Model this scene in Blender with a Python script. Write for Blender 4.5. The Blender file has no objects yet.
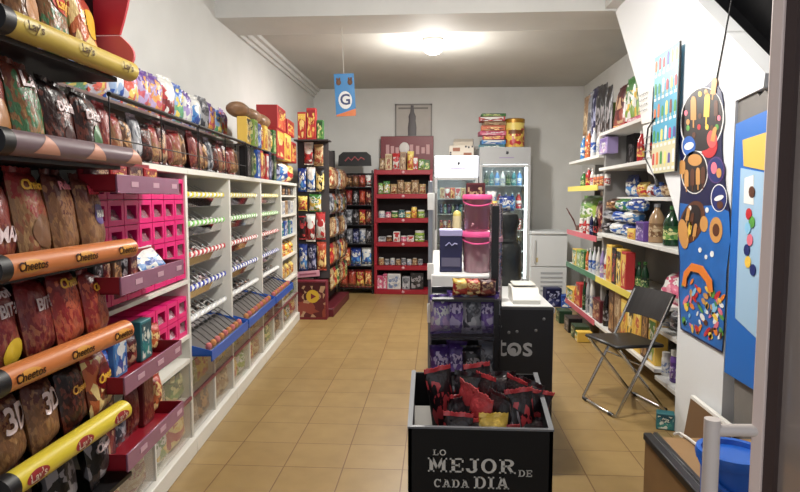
import bpy, bmesh, math, random
from mathutils import Vector, Matrix
random.seed(7)
SC = bpy.context.scene
COL = SC.collection
R = math.radians
# ------------------------------------------------------------------ camera model (27 mm lens, eye height 1.4 m)
EYE = Vector((0, 0, 1.4))
TH = math.atan(49 / 600); PSI = math.atan(37 / 600 * math.cos(TH))
FW = Vector((-math.sin(PSI) * math.cos(TH), math.cos(PSI) * math.cos(TH), -math.sin(TH)))
RT = Vector((math.cos(PSI), math.sin(PSI), 0))
UP = RT.cross(FW)

def ray(px, py):
    return FW + RT * ((px - 400) / 600) + UP * ((246 - py) / 600)

def onplane(px, py, p0, n):
    d = ray(px, py)
    return EYE + d * ((Vector(p0) - EYE).dot(Vector(n)) / d.dot(Vector(n)))

def atY(px, py, Y): return onplane(px, py, (0, Y, 0), (0, 1, 0))
def atX(px, py, X): return onplane(px, py, (X, 0, 0), (1, 0, 0))
def atZ(px, py, Z): return onplane(px, py, (0, 0, Z), (0, 0, 1))

# ------------------------------------------------------------------ materials
def S(r, g, b):
    f = lambda c: (c / 255 / 12.92) if c <= 10.3 else ((c / 255 + .055) / 1.055) ** 2.4
    return (f(r), f(g), f(b))

_M = {}
def mat(name, col, rough=.5, metal=0, emis=0, bump=0, bscale=60, spec=None, noise=0, nscale=8):
    if name in _M: return _M[name]
    m = bpy.data.materials.new(name); m.use_nodes = True
    nt = m.node_tree; b = nt.nodes['Principled BSDF']
    b.inputs['Base Color'].default_value = (*col, 1); b.inputs['Roughness'].default_value = rough
    b.inputs['Metallic'].default_value = metal
    if spec is not None: b.inputs['Specular IOR Level'].default_value = spec
    if emis:
        b.inputs['Emission Color'].default_value = (*col, 1); b.inputs['Emission Strength'].default_value = emis
    tc = nt.nodes.new('ShaderNodeTexCoord')
    if noise:
        n = nt.nodes.new('ShaderNodeTexNoise'); n.inputs['Scale'].default_value = nscale; n.inputs['Detail'].default_value = 5
        r = nt.nodes.new('ShaderNodeValToRGB')
        r.color_ramp.elements[0].position = .3; r.color_ramp.elements[1].position = .7
        r.color_ramp.elements[0].color = (*[c * (1 - noise) for c in col], 1); r.color_ramp.elements[1].color = (*[min(1, c * (1 + noise * .5)) for c in col], 1)
        nt.links.new(tc.outputs['Object'], n.inputs['Vector']); nt.links.new(n.outputs['Fac'], r.inputs[0]); nt.links.new(r.outputs[0], b.inputs['Base Color'])
    if bump:
        n = nt.nodes.new('ShaderNodeTexNoise'); n.inputs['Scale'].default_value = bscale; n.inputs['Detail'].default_value = 3
        bp = nt.nodes.new('ShaderNodeBump'); bp.inputs['Strength'].default_value = bump; bp.inputs['Distance'].default_value = .01
        nt.links.new(tc.outputs['Object'], n.inputs['Vector']); nt.links.new(n.outputs['Fac'], bp.inputs['Height']); nt.links.new(bp.outputs[0], b.inputs['Normal'])
    _M[name] = m
    return m

def clear(name, tint=(1, 1, 1), gloss=.12, rough=.05, body=0.0, bodycol=(.8, .8, .8), fres=.9):
    """thin clear plastic or glass: transparent with a gloss and an optional milky body"""
    if name in _M: return _M[name]
    m = bpy.data.materials.new(name); m.use_nodes = True
    nt = m.node_tree; nt.nodes.clear()
    o = nt.nodes.new('ShaderNodeOutputMaterial'); t = nt.nodes.new('ShaderNodeBsdfTransparent'); g = nt.nodes.new('ShaderNodeBsdfGlossy')
    t.inputs[0].default_value = (*tint, 1); g.inputs['Roughness'].default_value = rough
    fr = nt.nodes.new('ShaderNodeFresnel'); fr.inputs[0].default_value = 1.45
    ad = nt.nodes.new('ShaderNodeMath'); ad.operation = 'MULTIPLY_ADD'; ad.inputs[1].default_value = fres; ad.inputs[2].default_value = gloss * .4
    nt.links.new(fr.outputs[0], ad.inputs[0])
    mx = nt.nodes.new('ShaderNodeMixShader'); nt.links.new(ad.outputs[0], mx.inputs[0])
    nt.links.new(g.outputs[0], mx.inputs[2])
    if body:
        df = nt.nodes.new('ShaderNodeBsdfDiffuse'); df.inputs[0].default_value = (*bodycol, 1)
        m2 = nt.nodes.new('ShaderNodeMixShader'); m2.inputs[0].default_value = body
        nt.links.new(t.outputs[0], m2.inputs[1]); nt.links.new(df.outputs[0], m2.inputs[2]); nt.links.new(m2.outputs[0], mx.inputs[1])
    else:
        nt.links.new(t.outputs[0], mx.inputs[1])
    nt.links.new(mx.outputs[0], o.inputs[0])
    _M[name] = m
    return m

def printed(name, c0, c1, c2, c3, rough=.32, scale=1.0):
    """packet print: ground colour, top band, a logo blob and a busy picture area, all from generated coordinates"""
    key = 'print ' + name
    if key in _M: return _M[key]
    m = bpy.data.materials.new(key); m.use_nodes = True
    nt = m.node_tree; L = nt.links.new; b = nt.nodes['Principled BSDF']; b.inputs['Roughness'].default_value = rough
    def nd(t, **k):
        n = nt.nodes.new(t)
        for a, v in k.items(): setattr(n, a, v)
        return n
    def mth(op, a, bb):
        n = nd('ShaderNodeMath', operation=op)
        for i, v in enumerate((a, bb)):
            if isinstance(v, (int, float)): n.inputs[i].default_value = v
            else: L(v, n.inputs[i])
        return n.outputs[0]
    def mix(f, a, bb):
        n = nd('ShaderNodeMix', data_type='RGBA'); L(f, n.inputs[0])
        for i, v in ((6, a), (7, bb)):
            if isinstance(v, tuple): n.inputs[i].default_value = (*v, 1)
            else: L(v, n.inputs[i])
        return n.outputs[2]
    tc = nd('ShaderNodeTexCoord'); oi = nd('ShaderNodeObjectInfo'); sp = nd('ShaderNodeSeparateXYZ'); L(tc.outputs['Generated'], sp.inputs[0])
    x, z = sp.outputs[0], sp.outputs[2]
    off = nd('ShaderNodeVectorMath', operation='ADD'); L(tc.outputs['Generated'], off.inputs[0]); L(oi.outputs['Random'], off.inputs[1])
    no = nd('ShaderNodeTexNoise'); no.inputs['Scale'].default_value = 3.5 * scale; no.inputs['Detail'].default_value = 2; L(off.outputs[0], no.inputs['Vector'])
    nz = mth('MULTIPLY', mth('SUBTRACT', no.outputs['Fac'], .5), .5)
    top = mth('GREATER_THAN', mth('ADD', z, nz), .74)
    ex = mth('DIVIDE', mth('ABSOLUTE', mth('SUBTRACT', x, .5), 0), .34); ez = mth('DIVIDE', mth('ABSOLUTE', mth('SUBTRACT', z, .6), 0), .14)
    el = mth('LESS_THAN', mth('ADD', mth('ADD', mth('MULTIPLY', ex, ex), mth('MULTIPLY', ez, ez)), mth('MULTIPLY', nz, 2.5)), 1.0)
    vo = nd('ShaderNodeTexVoronoi'); vo.inputs['Scale'].default_value = 5 * scale; L(off.outputs[0], vo.inputs['Vector'])
    vs = nd('ShaderNodeSeparateColor'); L(vo.outputs['Color'], vs.inputs[0])
    pic = mth('MULTIPLY', mth('GREATER_THAN', vs.outputs[0], .45), mth('LESS_THAN', mth('ADD', z, nz), .42))
    pic2 = mth('MULTIPLY', mth('GREATER_THAN', vs.outputs[1], .72), mth('LESS_THAN', z, .9))
    c = mix(pic, c0, c3); c = mix(top, c, c1); c = mix(pic2, c, c2); c = mix(el, c, c2)
    # small dark lettering lines inside the logo blob
    v2 = nd('ShaderNodeTexVoronoi'); v2.inputs['Scale'].default_value = 13 * scale; L(off.outputs[0], v2.inputs['Vector'])
    v2s = nd('ShaderNodeSeparateColor'); L(v2.outputs['Color'], v2s.inputs[0])
    c = mix(mth('MULTIPLY', el, mth('GREATER_THAN', v2s.outputs[0], .62)), c, c1)
    L(c, b.inputs['Base Color'])
    n2 = nd('ShaderNodeTexNoise'); n2.inputs['Scale'].default_value = 9; n2.inputs['Detail'].default_value = 3; L(off.outputs[0], n2.inputs['Vector'])
    bp = nd('ShaderNodeBump'); bp.inputs['Strength'].default_value = .28; bp.inputs['Distance'].default_value = .015
    L(n2.outputs['Fac'], bp.inputs['Height']); L(bp.outputs[0], b.inputs['Normal'])
    _M[key] = m
    return m

# looks: phrase, ground, band, logo, picture
W_ = S(225, 225, 220); K_ = S(18, 16, 18); RD = S(190, 22, 28); YL = S(235, 190, 30); BL = S(30, 85, 180); GN = S(50, 120, 45)
LOOK = {
    'red': ('red', RD, S(150, 10, 20), S(240, 200, 70), S(220, 90, 40)),
    'maroon': ('maroon', S(96, 18, 30), S(70, 10, 22), S(190, 150, 110), S(150, 60, 40)),
    'redyellow': ('red and yellow', RD, YL, S(245, 215, 120), S(200, 60, 20)),
    'redwhite': ('red and white', RD, W_, W_, S(120, 15, 25)),
    'orange': ('orange', S(215, 105, 35), S(190, 60, 25), S(250, 215, 130), S(120, 50, 20)),
    'yellow': ('yellow', YL, S(240, 215, 90), RD, S(200, 140, 20)),
    'yellowblack': ('yellow and black', YL, K_, S(250, 230, 150), K_),
    'yellowgreen': ('yellow and green', YL, GN, W_, S(120, 160, 40)),
    'green': ('green', GN, S(25, 80, 35), S(225, 220, 140), S(120, 170, 70)),
    'lime': ('lime green', S(150, 180, 60), S(100, 150, 45), W_, S(90, 130, 40)),
    'darkgreen': ('dark green', S(18, 60, 35), S(12, 40, 25), S(170, 180, 120), S(40, 100, 50)),
    'blue': ('blue', BL, S(20, 50, 130), W_, S(60, 140, 210)),
    'navy': ('navy blue', S(24, 30, 80), S(16, 20, 60), S(160, 165, 200), S(50, 60, 120)),
    'bluewhite': ('blue and white', S(60, 135, 205), W_, W_, S(30, 75, 160)),
    'bluegreen': ('blue and green', S(30, 100, 170), GN, W_, S(60, 150, 80)),
    'teal': ('teal', S(30, 120, 130), S(20, 80, 95), S(220, 225, 210), S(50, 150, 140)),
    'white': ('white', S(215, 213, 208), S(190, 192, 196), S(110, 130, 170), S(180, 180, 180)),
    'whitered': ('white and red', S(222, 220, 215), RD, RD, S(200, 190, 180)),
    'whiteblue': ('white and blue', S(215, 220, 228), BL, BL, S(150, 180, 220)),
    'cream': ('cream', S(205, 185, 140), S(170, 140, 90), S(150, 60, 30), S(185, 150, 95)),
    'brown': ('brown', S(95, 58, 34), S(70, 40, 22), S(190, 140, 80), S(130, 85, 45)),
    'tan': ('tan', S(170, 135, 95), S(130, 95, 60), S(205, 180, 140), S(120, 80, 45)),
    'purple': ('purple', S(108, 70, 160), S(74, 44, 122), S(200, 185, 220), S(136, 100, 185)),
    'lilac': ('lilac', S(165, 145, 205), S(110, 80, 165), W_, S(205, 170, 215)),
    'pink': ('pink', S(215, 90, 130), S(190, 50, 100), W_, S(235, 160, 180)),
    'black': ('black', S(20, 19, 22), S(34, 32, 36), S(150, 145, 150), S(60, 50, 50)),
    'blackred': ('black and red', S(20, 17, 20), S(34, 20, 24), S(205, 52, 58), S(60, 24, 26)),
    'chipsred': ('red', S(158, 28, 26), S(128, 18, 22), S(196, 84, 40), S(176, 80, 42)),
    'redpale': ('shiny red and pale', S(150, 40, 46), S(40, 22, 26), S(215, 190, 190), S(60, 22, 26)),
    'redblack': ('red-topped black', S(24, 18, 20), S(186, 44, 50), S(210, 70, 72), S(70, 24, 26)),
    'silver': ('silver', S(160, 162, 168), S(120, 122, 130), S(70, 72, 82), S(190, 190, 195)),
    'pastel': ('pale multicoloured', S(205, 205, 220), S(150, 110, 190), S(230, 90, 70), S(240, 205, 80)),
    'pastelblue': ('pale blue multicoloured', S(150, 185, 230), S(60, 110, 200), S(240, 215, 80), S(90, 170, 120)),
    'pastelpurple': ('pale purple multicoloured', S(185, 165, 215), S(110, 70, 160), S(235, 160, 60), S(215, 90, 110)),
    'chips': ('red and gold', S(112, 20, 26), S(128, 20, 26), S(140, 52, 38), S(150, 84, 48)),
    'chipsbrown': ('brown and gold', S(128, 84, 50), S(96, 40, 30), S(150, 100, 56), S(158, 112, 62)),
    'chipsgreen': ('gold and green', S(138, 92, 46), S(120, 52, 34), S(66, 122, 74), S(164, 118, 60)),
    'chipsdark': ('dark brown', S(48, 18, 16), S(34, 16, 18), S(110, 45, 28), S(70, 26, 18)),
    'chipsclear': ('red and clear', S(146, 104, 62), S(150, 28, 30), S(150, 84, 50), S(176, 134, 80)),
}
def _mute(c):
    g = .3 * c[0] + .6 * c[1] + .1 * c[2]; return tuple((x * .86 + g * .14) * .9 for x in c)
LOOK = {k: (v[0],) + tuple(_mute(c) for c in v[1:]) for k, v in LOOK.items()}
def pm(look): L = LOOK[look]; return printed(look, *L[1:], scale=2.4 if look[:5] == 'chips' else 1.0)

# ------------------------------------------------------------------ mesh builder
class MB:
    def __init__(s): s.v = []; s.f = []; s.m = []; s.i = 0
    def add(s, vs, fs, i=None):
        b = len(s.v); s.v += [tuple(x) for x in vs]; s.f += [tuple(b + k for k in f) for f in fs]; s.m += [s.i if i is None else i] * len(fs); return s
    def box(s, c, d, rz=0, rx=0, ry=0, bev=0, i=None):
        hx, hy, hz = d[0] / 2, d[1] / 2, d[2] / 2
        M = Matrix.Translation(c) @ Matrix.Rotation(rz, 4, 'Z') @ Matrix.Rotation(ry, 4, 'Y') @ Matrix.Rotation(rx, 4, 'X')
        if not bev:
            vs = [M @ Vector((x * hx, y * hy, z * hz)) for x in (-1, 1) for y in (-1, 1) for z in (-1, 1)]
            return s.add(vs, [(0, 1, 3, 2), (4, 6, 7, 5), (0, 4, 5, 1), (2, 3, 7, 6), (0, 2, 6, 4), (1, 5, 7, 3)], i)
        b = min(bev, hx * .95, hy * .95, hz * .95); vs = []; idx = {}
        for x in (-1, 1):
            for y in (-1, 1):
                for z in (-1, 1):
                    for a in range(3):
                        p = [x * (hx - b), y * (hy - b), z * (hz - b)]; p[a] += (x, y, z)[a] * b
                        idx[(x, y, z, a)] = len(vs); vs.append(M @ Vector(p))
        fs = []
        for a in range(3):
            o = [k for k in range(3) if k != a]
            for sg in (-1, 1):
                q = []
                for u, w in ((-1, -1), (1, -1), (1, 1), (-1, 1)):
                    k = [0, 0, 0]; k[a] = sg; k[o[0]] = u; k[o[1]] = w; q.append(idx[(*k, a)])
                fs.append(q)
            for u in (-1, 1):
                for w in (-1, 1):
                    q = []
                    for t, c2 in ((-1, o[0]), (1, o[0]), (1, o[1]), (-1, o[1])):
                        k = [0, 0, 0]; k[a] = t; k[o[0]] = u; k[o[1]] = w; q.append(idx[(*k, c2)])
                    fs.append(q)
        for x in (-1, 1):
            for y in (-1, 1):
                for z in (-1, 1): fs.append([idx[(x, y, z, a)] for a in range(3)])
        return s.add(vs, fs, i)
    def bx(s, x0, x1, y0, y1, z0, z1, bev=0, i=None):
        return s.box(((x0 + x1) / 2, (y0 + y1) / 2, (z0 + z1) / 2), (abs(x1 - x0), abs(y1 - y0), abs(z1 - z0)), bev=bev, i=i)
    def tube(s, pts, r, n=8, cap=True, i=None):
        P = [Vector(p) for p in pts]; rr = r if isinstance(r, (list, tuple)) else [r] * len(P)
        vs = []; fs = []; ref = None
        for k, p in enumerate(P):
            t = (P[min(k + 1, len(P) - 1)] - P[max(k - 1, 0)]).normalized()
            if ref is None: ref = Vector((0, 0, 1)) if abs(t.z) < .9 else Vector((1, 0, 0))
            a = t.cross(ref).normalized(); b = a.cross(t).normalized(); ref = b
            for j in range(n):
                w = 2 * math.pi * j / n; vs.append(p + (a * math.cos(w) + b * math.sin(w)) * rr[k])
        for k in range(len(P) - 1):
            for j in range(n):
                fs.append((k * n + j, k * n + (j + 1) % n, (k + 1) * n + (j + 1) % n, (k + 1) * n + j))
        if cap: fs.append(tuple(range(n))[::-1]); fs.append(tuple((len(P) - 1) * n + j for j in range(n)))
        return s.add(vs, fs, i)
    def lathe(s, prof, c=(0, 0, 0), n=18, sx=1, sy=1, i=None):
        vs = []; fs = []
        for r, z in prof:
            for j in range(n):
                w = 2 * math.pi * j / n; vs.append((c[0] + r * sx * math.cos(w), c[1] + r * sy * math.sin(w), c[2] + z))
        for k in range(len(prof) - 1):
            for j in range(n): fs.append((k * n + j, k * n + (j + 1) % n, (k + 1) * n + (j + 1) % n, (k + 1) * n + j))
        if prof[0][0] > 1e-5: fs.append(tuple(range(n))[::-1])
        if prof[-1][0] > 1e-5: fs.append(tuple((len(prof) - 1) * n + j for j in range(n)))
        return s.add(vs, fs, i)
    def prism(s, pts, fn, i=None):
        """pts: 2-D outline; fn(u, v, t) -> 3-D for t in 0, 1"""
        n = len(pts); vs = [fn(u, v, 0) for u, v in pts] + [fn(u, v, 1) for u, v in pts]
        fs = [tuple(range(n))[::-1], tuple(range(n, 2 * n))] + [(k, (k + 1) % n, n + (k + 1) % n, n + k) for k in range(n)]
        return s.add(vs, fs, i)
    def ball(s, c, r, n=10, m=6, i=None):
        r = r if isinstance(r, (tuple, list)) else (r, r, r)
        vs = [(c[0], c[1], c[2] - r[2])]; fs = []
        for k in range(1, m):
            a = math.pi * k / m
            for j in range(n):
                w = 2 * math.pi * j / n; vs.append((c[0] + r[0] * math.sin(a) * math.cos(w), c[1] + r[1] * math.sin(a) * math.sin(w), c[2] - r[2] * math.cos(a)))
        vs.append((c[0], c[1], c[2] + r[2])); T = len(vs) - 1
        for j in range(n):
            fs.append((0, 1 + (j + 1) % n, 1 + j)); fs.append((T, T - n + j, T - n + (j + 1) % n))
            for k in range(m - 2): fs.append((1 + k * n + j, 1 + k * n + (j + 1) % n, 1 + (k + 1) * n + (j + 1) % n, 1 + (k + 1) * n + j))
        return s.add(vs, fs, i)
    def xf(s, fn): s.v = [tuple(fn(Vector(p))) for p in s.v]; return s
    def mesh(s, name, mats, smooth=None):
        me = bpy.data.meshes.new(name); me.from_pydata(s.v, [], s.f)
        mats = mats if isinstance(mats, (list, tuple)) else [mats]
        for x in mats: me.materials.append(x)
        for p, k in zip(me.polygons, s.m): p.material_index = min(k, len(mats) - 1)
        bm = bmesh.new(); bm.from_mesh(me); bmesh.ops.recalc_face_normals(bm, faces=bm.faces[:])
        if smooth:
            for f in bm.faces: f.smooth = True
            for e in bm.edges:
                if len(e.link_faces) == 2 and e.calc_face_angle(0) > smooth: e.smooth = False
        bm.to_mesh(me); bm.free(); me.update()
        return me
    def build(s, name, mats, parent=None, smooth=.7):
        return link(name, s.mesh(name, mats, smooth), parent)

def link(name, me, parent=None):
    o = bpy.data.objects.new(name, me); COL.objects.link(o)
    if parent is not None: o.parent = parent
    return o

def text_mb(body, size, thick=.0015, bold=0.0, align='CENTER', shear=0, squash=1.0):
    """lettering as a mesh in the XZ plane facing -Y, centred on the origin"""
    cu = bpy.data.curves.new('lettering', 'FONT'); cu.body = body; cu.size = size; cu.extrude = thick / 2; cu.offset = bold * size
    cu.align_x = align; cu.align_y = 'CENTER'; cu.shear = shear; cu.resolution_u = 3
    ob = bpy.data.objects.new('lettering', cu); COL.objects.link(ob)
    dg = bpy.context.evaluated_depsgraph_get(); dg.update()
    me = bpy.data.meshes.new_from_object(ob.evaluated_get(dg))
    mb = MB(); mb.add([(v.co.x * squash, -v.co.z, v.co.y) for v in me.vertices], [tuple(p.vertices) for p in me.polygons])
    bpy.data.objects.remove(ob); bpy.data.curves.remove(cu); bpy.data.meshes.remove(me)
    return mb

# ------------------------------------------------------------------ things and labels
def thing(name, loc=(0, 0, 0), rz=0, rx=0):
    o = bpy.data.objects.new(name, None); COL.objects.link(o); o.empty_display_size = .05
    o.location = loc; o.rotation_euler = (rx, 0, rz)
    return o
def tag(o, label, cat, group=None):
    o['label'] = label; o['category'] = cat
    if group: o['group'] = group
    return o
def struct(o): o['kind'] = 'structure'; return o

ORD = 'first second third fourth fifth sixth seventh eighth ninth tenth eleventh twelfth thirteenth fourteenth fifteenth sixteenth seventeenth eighteenth nineteenth twentieth'.split()
REG = []
def reg(o, noun, look, where, end, cat):
    """label at the end: look + noun + where, with an ordinal counted from a named end when several in a row look alike"""
    REG.append((o, noun, look, where, end, cat)); return o
def finish_labels():
    by = {}
    for r in REG: by.setdefault((r[1], r[2], r[3]), []).append(r)
    for (noun, look, where), v in by.items():
        for k, (o, _, _, _, end, cat) in enumerate(v):
            if len(v) == 1: o['label'] = f'{look} {noun} {where}'.strip()
            else: o['label'] = f'{ORD[k]} {look} {noun} {end} {where}'.replace('  ', ' ').strip()
            o['category'] = cat; o['group'] = f'{noun}{"es" if noun[-2:] == "ch" else "s"} {where}'
            while len(o['label'].split()) > 16 and ' the ' in o['label']:
                i = o['label'].rindex(' the '); o['label'] = o['label'][:i] + o['label'][i + 4:]

# ------------------------------------------------------------------ products, all facing -Y with the base at z = 0
_C = {}
def pillow(w, h, d, seed=0, nu=9, nv=11, seal=.06):
    seal = .1 if seed > 9 else seal
    rnd = random.Random(seed); ph = [rnd.uniform(0, 6.28) for _ in range(4)]
    def pt(u, v, sg):
        b = (max(0, 1 - abs(u) ** 3.4)) ** .72 * (max(0, 1 - abs(v) ** 4)) ** .66
        wr = 1 + .1 * math.sin(5 * u + ph[0] + 3 * v) * math.sin(4 * v + ph[1])
        x = w / 2 * u * (1 - .07 * (1 - v * v))
        z = h * (seal + (1 - 2 * seal) * (v + 1) / 2)
        y = sg * d / 2 * b * wr + .02 * d * math.sin(7 * u + ph[2]) * (abs(v) ** 2)
        return (x, y, z)
    return pt
def bag_meshes(w, h, d, look, seed, fine=1):
    key = ('bag', round(w, 2), round(h, 2), round(d, 2), look, seed)
    if key in _C: return _C[key]
    pt = pillow(w, h, d, seed); nu, nv = (10, 12) if fine else (6, 8)
    mb = MB()
    for sg in (-1, 1):
        vs = [pt(-1 + 2 * a / nu, -1 + 2 * b / nv, sg) for b in range(nv + 1) for a in range(nu + 1)]
        mb.add(vs, [(b * (nu + 1) + a, b * (nu + 1) + a + 1, (b + 1) * (nu + 1) + a + 1, (b + 1) * (nu + 1) + a) for b in range(nv) for a in range(nu)])
    body = mb.mesh('body', pm(look), 1.2)
    seals = []
    for top in (0, 1):
        mb = MB(); v = 1 if top else -1; n = 14; vs = []
        sl = .1 if seed > 9 else .06; z0 = h * (1 - sl) if top else h * sl; z1 = h if top else 0
        for k in range(n + 1):
            u = -1 + 2 * k / n; x, y, _ = pt(u, v, 1); zz = z1 + (-1 if top else 1) * (.012 * h if k % 2 else 0)
            for yy, z in ((y - .0012, z0), (y - .0012 + .004 * math.sin(6 * u), zz), (y + .0012, z0), (y + .0012 + .004 * math.sin(6 * u), zz)): vs.append((x, yy, z))
        fs = []
        for k in range(n):
            a = 4 * k; b = a + 4
            fs += [(a, b, b + 1, a + 1), (a + 2, a + 3, b + 3, b + 2), (a + 1, b + 1, b + 3, a + 3)]
        mb.add(vs, fs); seals.append(mb.mesh('crimped_seal', mat('seal ' + look, LOOK[look][3 if look in ('blackred', 'redblack') else 2], .3), None))
    _C[key] = [('body', body), ('crimped_seal', seals[0]), ('crimped_seal', seals[1])]
    return _C[key]
def box_meshes(w, h, d, look):
    key = ('box', round(w, 2), round(h, 2), round(d, 2), look)
    if key in _C: return _C[key]
    b = MB().bx(-w / 2, w / 2, -d / 2, d / 2, 0, h, bev=.003)
    l = MB().bx(-w * .43, w * .43, -d / 2 - .0015, -d / 2, h * .07, h * .93)
    _C[key] = [('body', b.mesh('body', mat('card ' + look, LOOK[look][1], .5), None)), ('front_label', l.mesh('front_label', pm(look), None))]
    return _C[key]
def bottle_meshes(w, h, look, capcol='white', liquid=None, kind='bottle'):
    key = (kind, round(w, 2), round(h, 2), look, capcol, liquid)
    if key in _C: return _C[key]
    r = w / 2
    if kind == 'bottle':
        prof = [(r * .9, 0), (r, .02 * h), (r, .56 * h), (r * .93, .64 * h), (r * .55, .8 * h), (r * .34, .86 * h), (r * .34, .93 * h)]
        lab = (.16, .5); cap = [(r * .42, .91 * h), (r * .42, .995 * h), (r * .36, h), (0, h)]
    elif kind == 'jar':
        prof = [(r * .92, 0), (r, .03 * h), (r, .72 * h), (r * .86, .8 * h), (r * .8, .84 * h)]
        lab = (.14, .62); cap = [(r * .9, .82 * h), (r * .92, .98 * h), (r * .86, h), (0, h)]
    else:
        prof = [(r * .86, 0), (r, .05 * h), (r, .92 * h), (r * .86, .98 * h)]
        lab = (.1, .88); cap = [(r * .84, .975 * h), (r * .84, h), (r * .76, h), (r * .74, .985 * h), (0, .985 * h)]
    bm_ = mat('plastic ' + (liquid or look), LOOK[liquid or look][1], .2) if kind != 'can' else mat('can side ' + look, LOOK[look][1], .25, .4)
    out = [('body', MB().lathe(prof, n=14).mesh('body', bm_, .6)),
           ('lid' if kind != 'bottle' else 'cap', MB().lathe(cap, n=14).mesh('cap', mat('cap ' + capcol, LOOK[capcol][1], .35, .6 if kind == 'can' else 0), .6))]
    n = 14; vs = []; rl = r * 1.012
    for z in (lab[0] * h, lab[1] * h):
        vs += [(rl * math.cos(2 * math.pi * j / n), rl * math.sin(2 * math.pi * j / n), z) for j in range(n)]
    l = MB().add(vs, [(j, (j + 1) % n, n + (j + 1) % n, n + j) for j in range(n)])
    out.append(('label_wrap', l.mesh('label_wrap', pm(look), 1)))
    _C[key] = out
    return out
NAMES = {'bag': 'snack_packet', 'box': 'carton', 'bottle': 'bottle', 'jar': 'jar', 'can': 'drink_can', 'pouch': 'sweet_pouch'}
NOUN = {'bag': 'packet', 'box': 'carton', 'bottle': 'bottle', 'jar': 'jar', 'can': 'can', 'pouch': 'pouch'}
CAT = {'bag': 'snack packet', 'box': 'carton', 'bottle': 'bottle', 'jar': 'jar', 'can': 'drink can', 'pouch': 'sweet pouch'}
_seed = [0]
def product(kind, look, dims, loc, rz, where, end, rx=0, cap='white', liquid=None, noun=None, name=None, extra=0):
    w, h, d = dims; _seed[0] += 1
    if kind in ('bag', 'pouch'): ms = bag_meshes(w, h, d, look, _seed[0] % 4 + extra)
    elif kind == 'box': ms = box_meshes(w, h, d, look)
    else: ms = bottle_meshes(min(w, d) if kind != 'can' else w, h, look, cap, liquid, kind)
    root = thing(name or NAMES[kind], loc, rz, rx)
    for n, me in ms: link(n, me, root)
    reg(root, noun or NOUN[kind], LOOK[look][0], where, end, CAT[kind])
    return root
def face(n): return math.atan2(n[0], -n[1])
def shelf_item(px0, px1, pyt, z, p0, n, kind, look, where, end, d=None, lean=0, gap=.94, maxh=None, **k):
    """stand a product on height z with its front in the plane (p0, n), as wide and tall as it is seen in the photograph"""
    n = Vector(n).normalized(); c = (px0 + px1) / 2
    a = onplane(px0, pyt, p0, n); b = onplane(px1, pyt, p0, n); m = onplane(c, pyt, p0, n)
    w = max(.02, Vector((a.x - b.x, a.y - b.y)).length * gap); h = max(.03, m.z - z)
    if maxh: h = min(h, maxh)
    if kind in ('bottle', 'jar', 'can'):
        w = max(.03, (px1 - px0) * (m - EYE).dot(FW) / 600 * gap * (1.0 if abs(n.y) > .9 else 1.4)); dd = w
    else: dd = d or min(.1, w * .6)
    if kind == 'bag': dd = min(dd, w * .55)
    pos = Vector((m.x, m.y, z + .001)) - n * (dd / 2 + .004)
    return product(kind, look, (w, h, dd), pos, face(n), where, end, rx=-lean, **k)
# ================================================================== camera, light
cam_d = bpy.data.cameras.new('camera'); cam = bpy.data.objects.new('camera', cam_d); COL.objects.link(cam)
cam_d.lens = 27; cam_d.sensor_width = 36; cam_d.clip_start = .02
cam.matrix_world = Matrix.Translation(EYE) @ Matrix((RT, UP, -FW)).transposed().to_4x4()
SC.camera = cam
SC.view_settings.view_transform = 'Standard'; SC.view_settings.look = 'None'; SC.view_settings.exposure = 0.0; SC.view_settings.gamma = 1
wd = bpy.data.worlds.new('daylight'); SC.world = wd; wd.use_nodes = True
wd.node_tree.nodes['Background'].inputs[0].default_value = (.90, .93, 1, 1); wd.node_tree.nodes['Background'].inputs[1].default_value = .9

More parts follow.
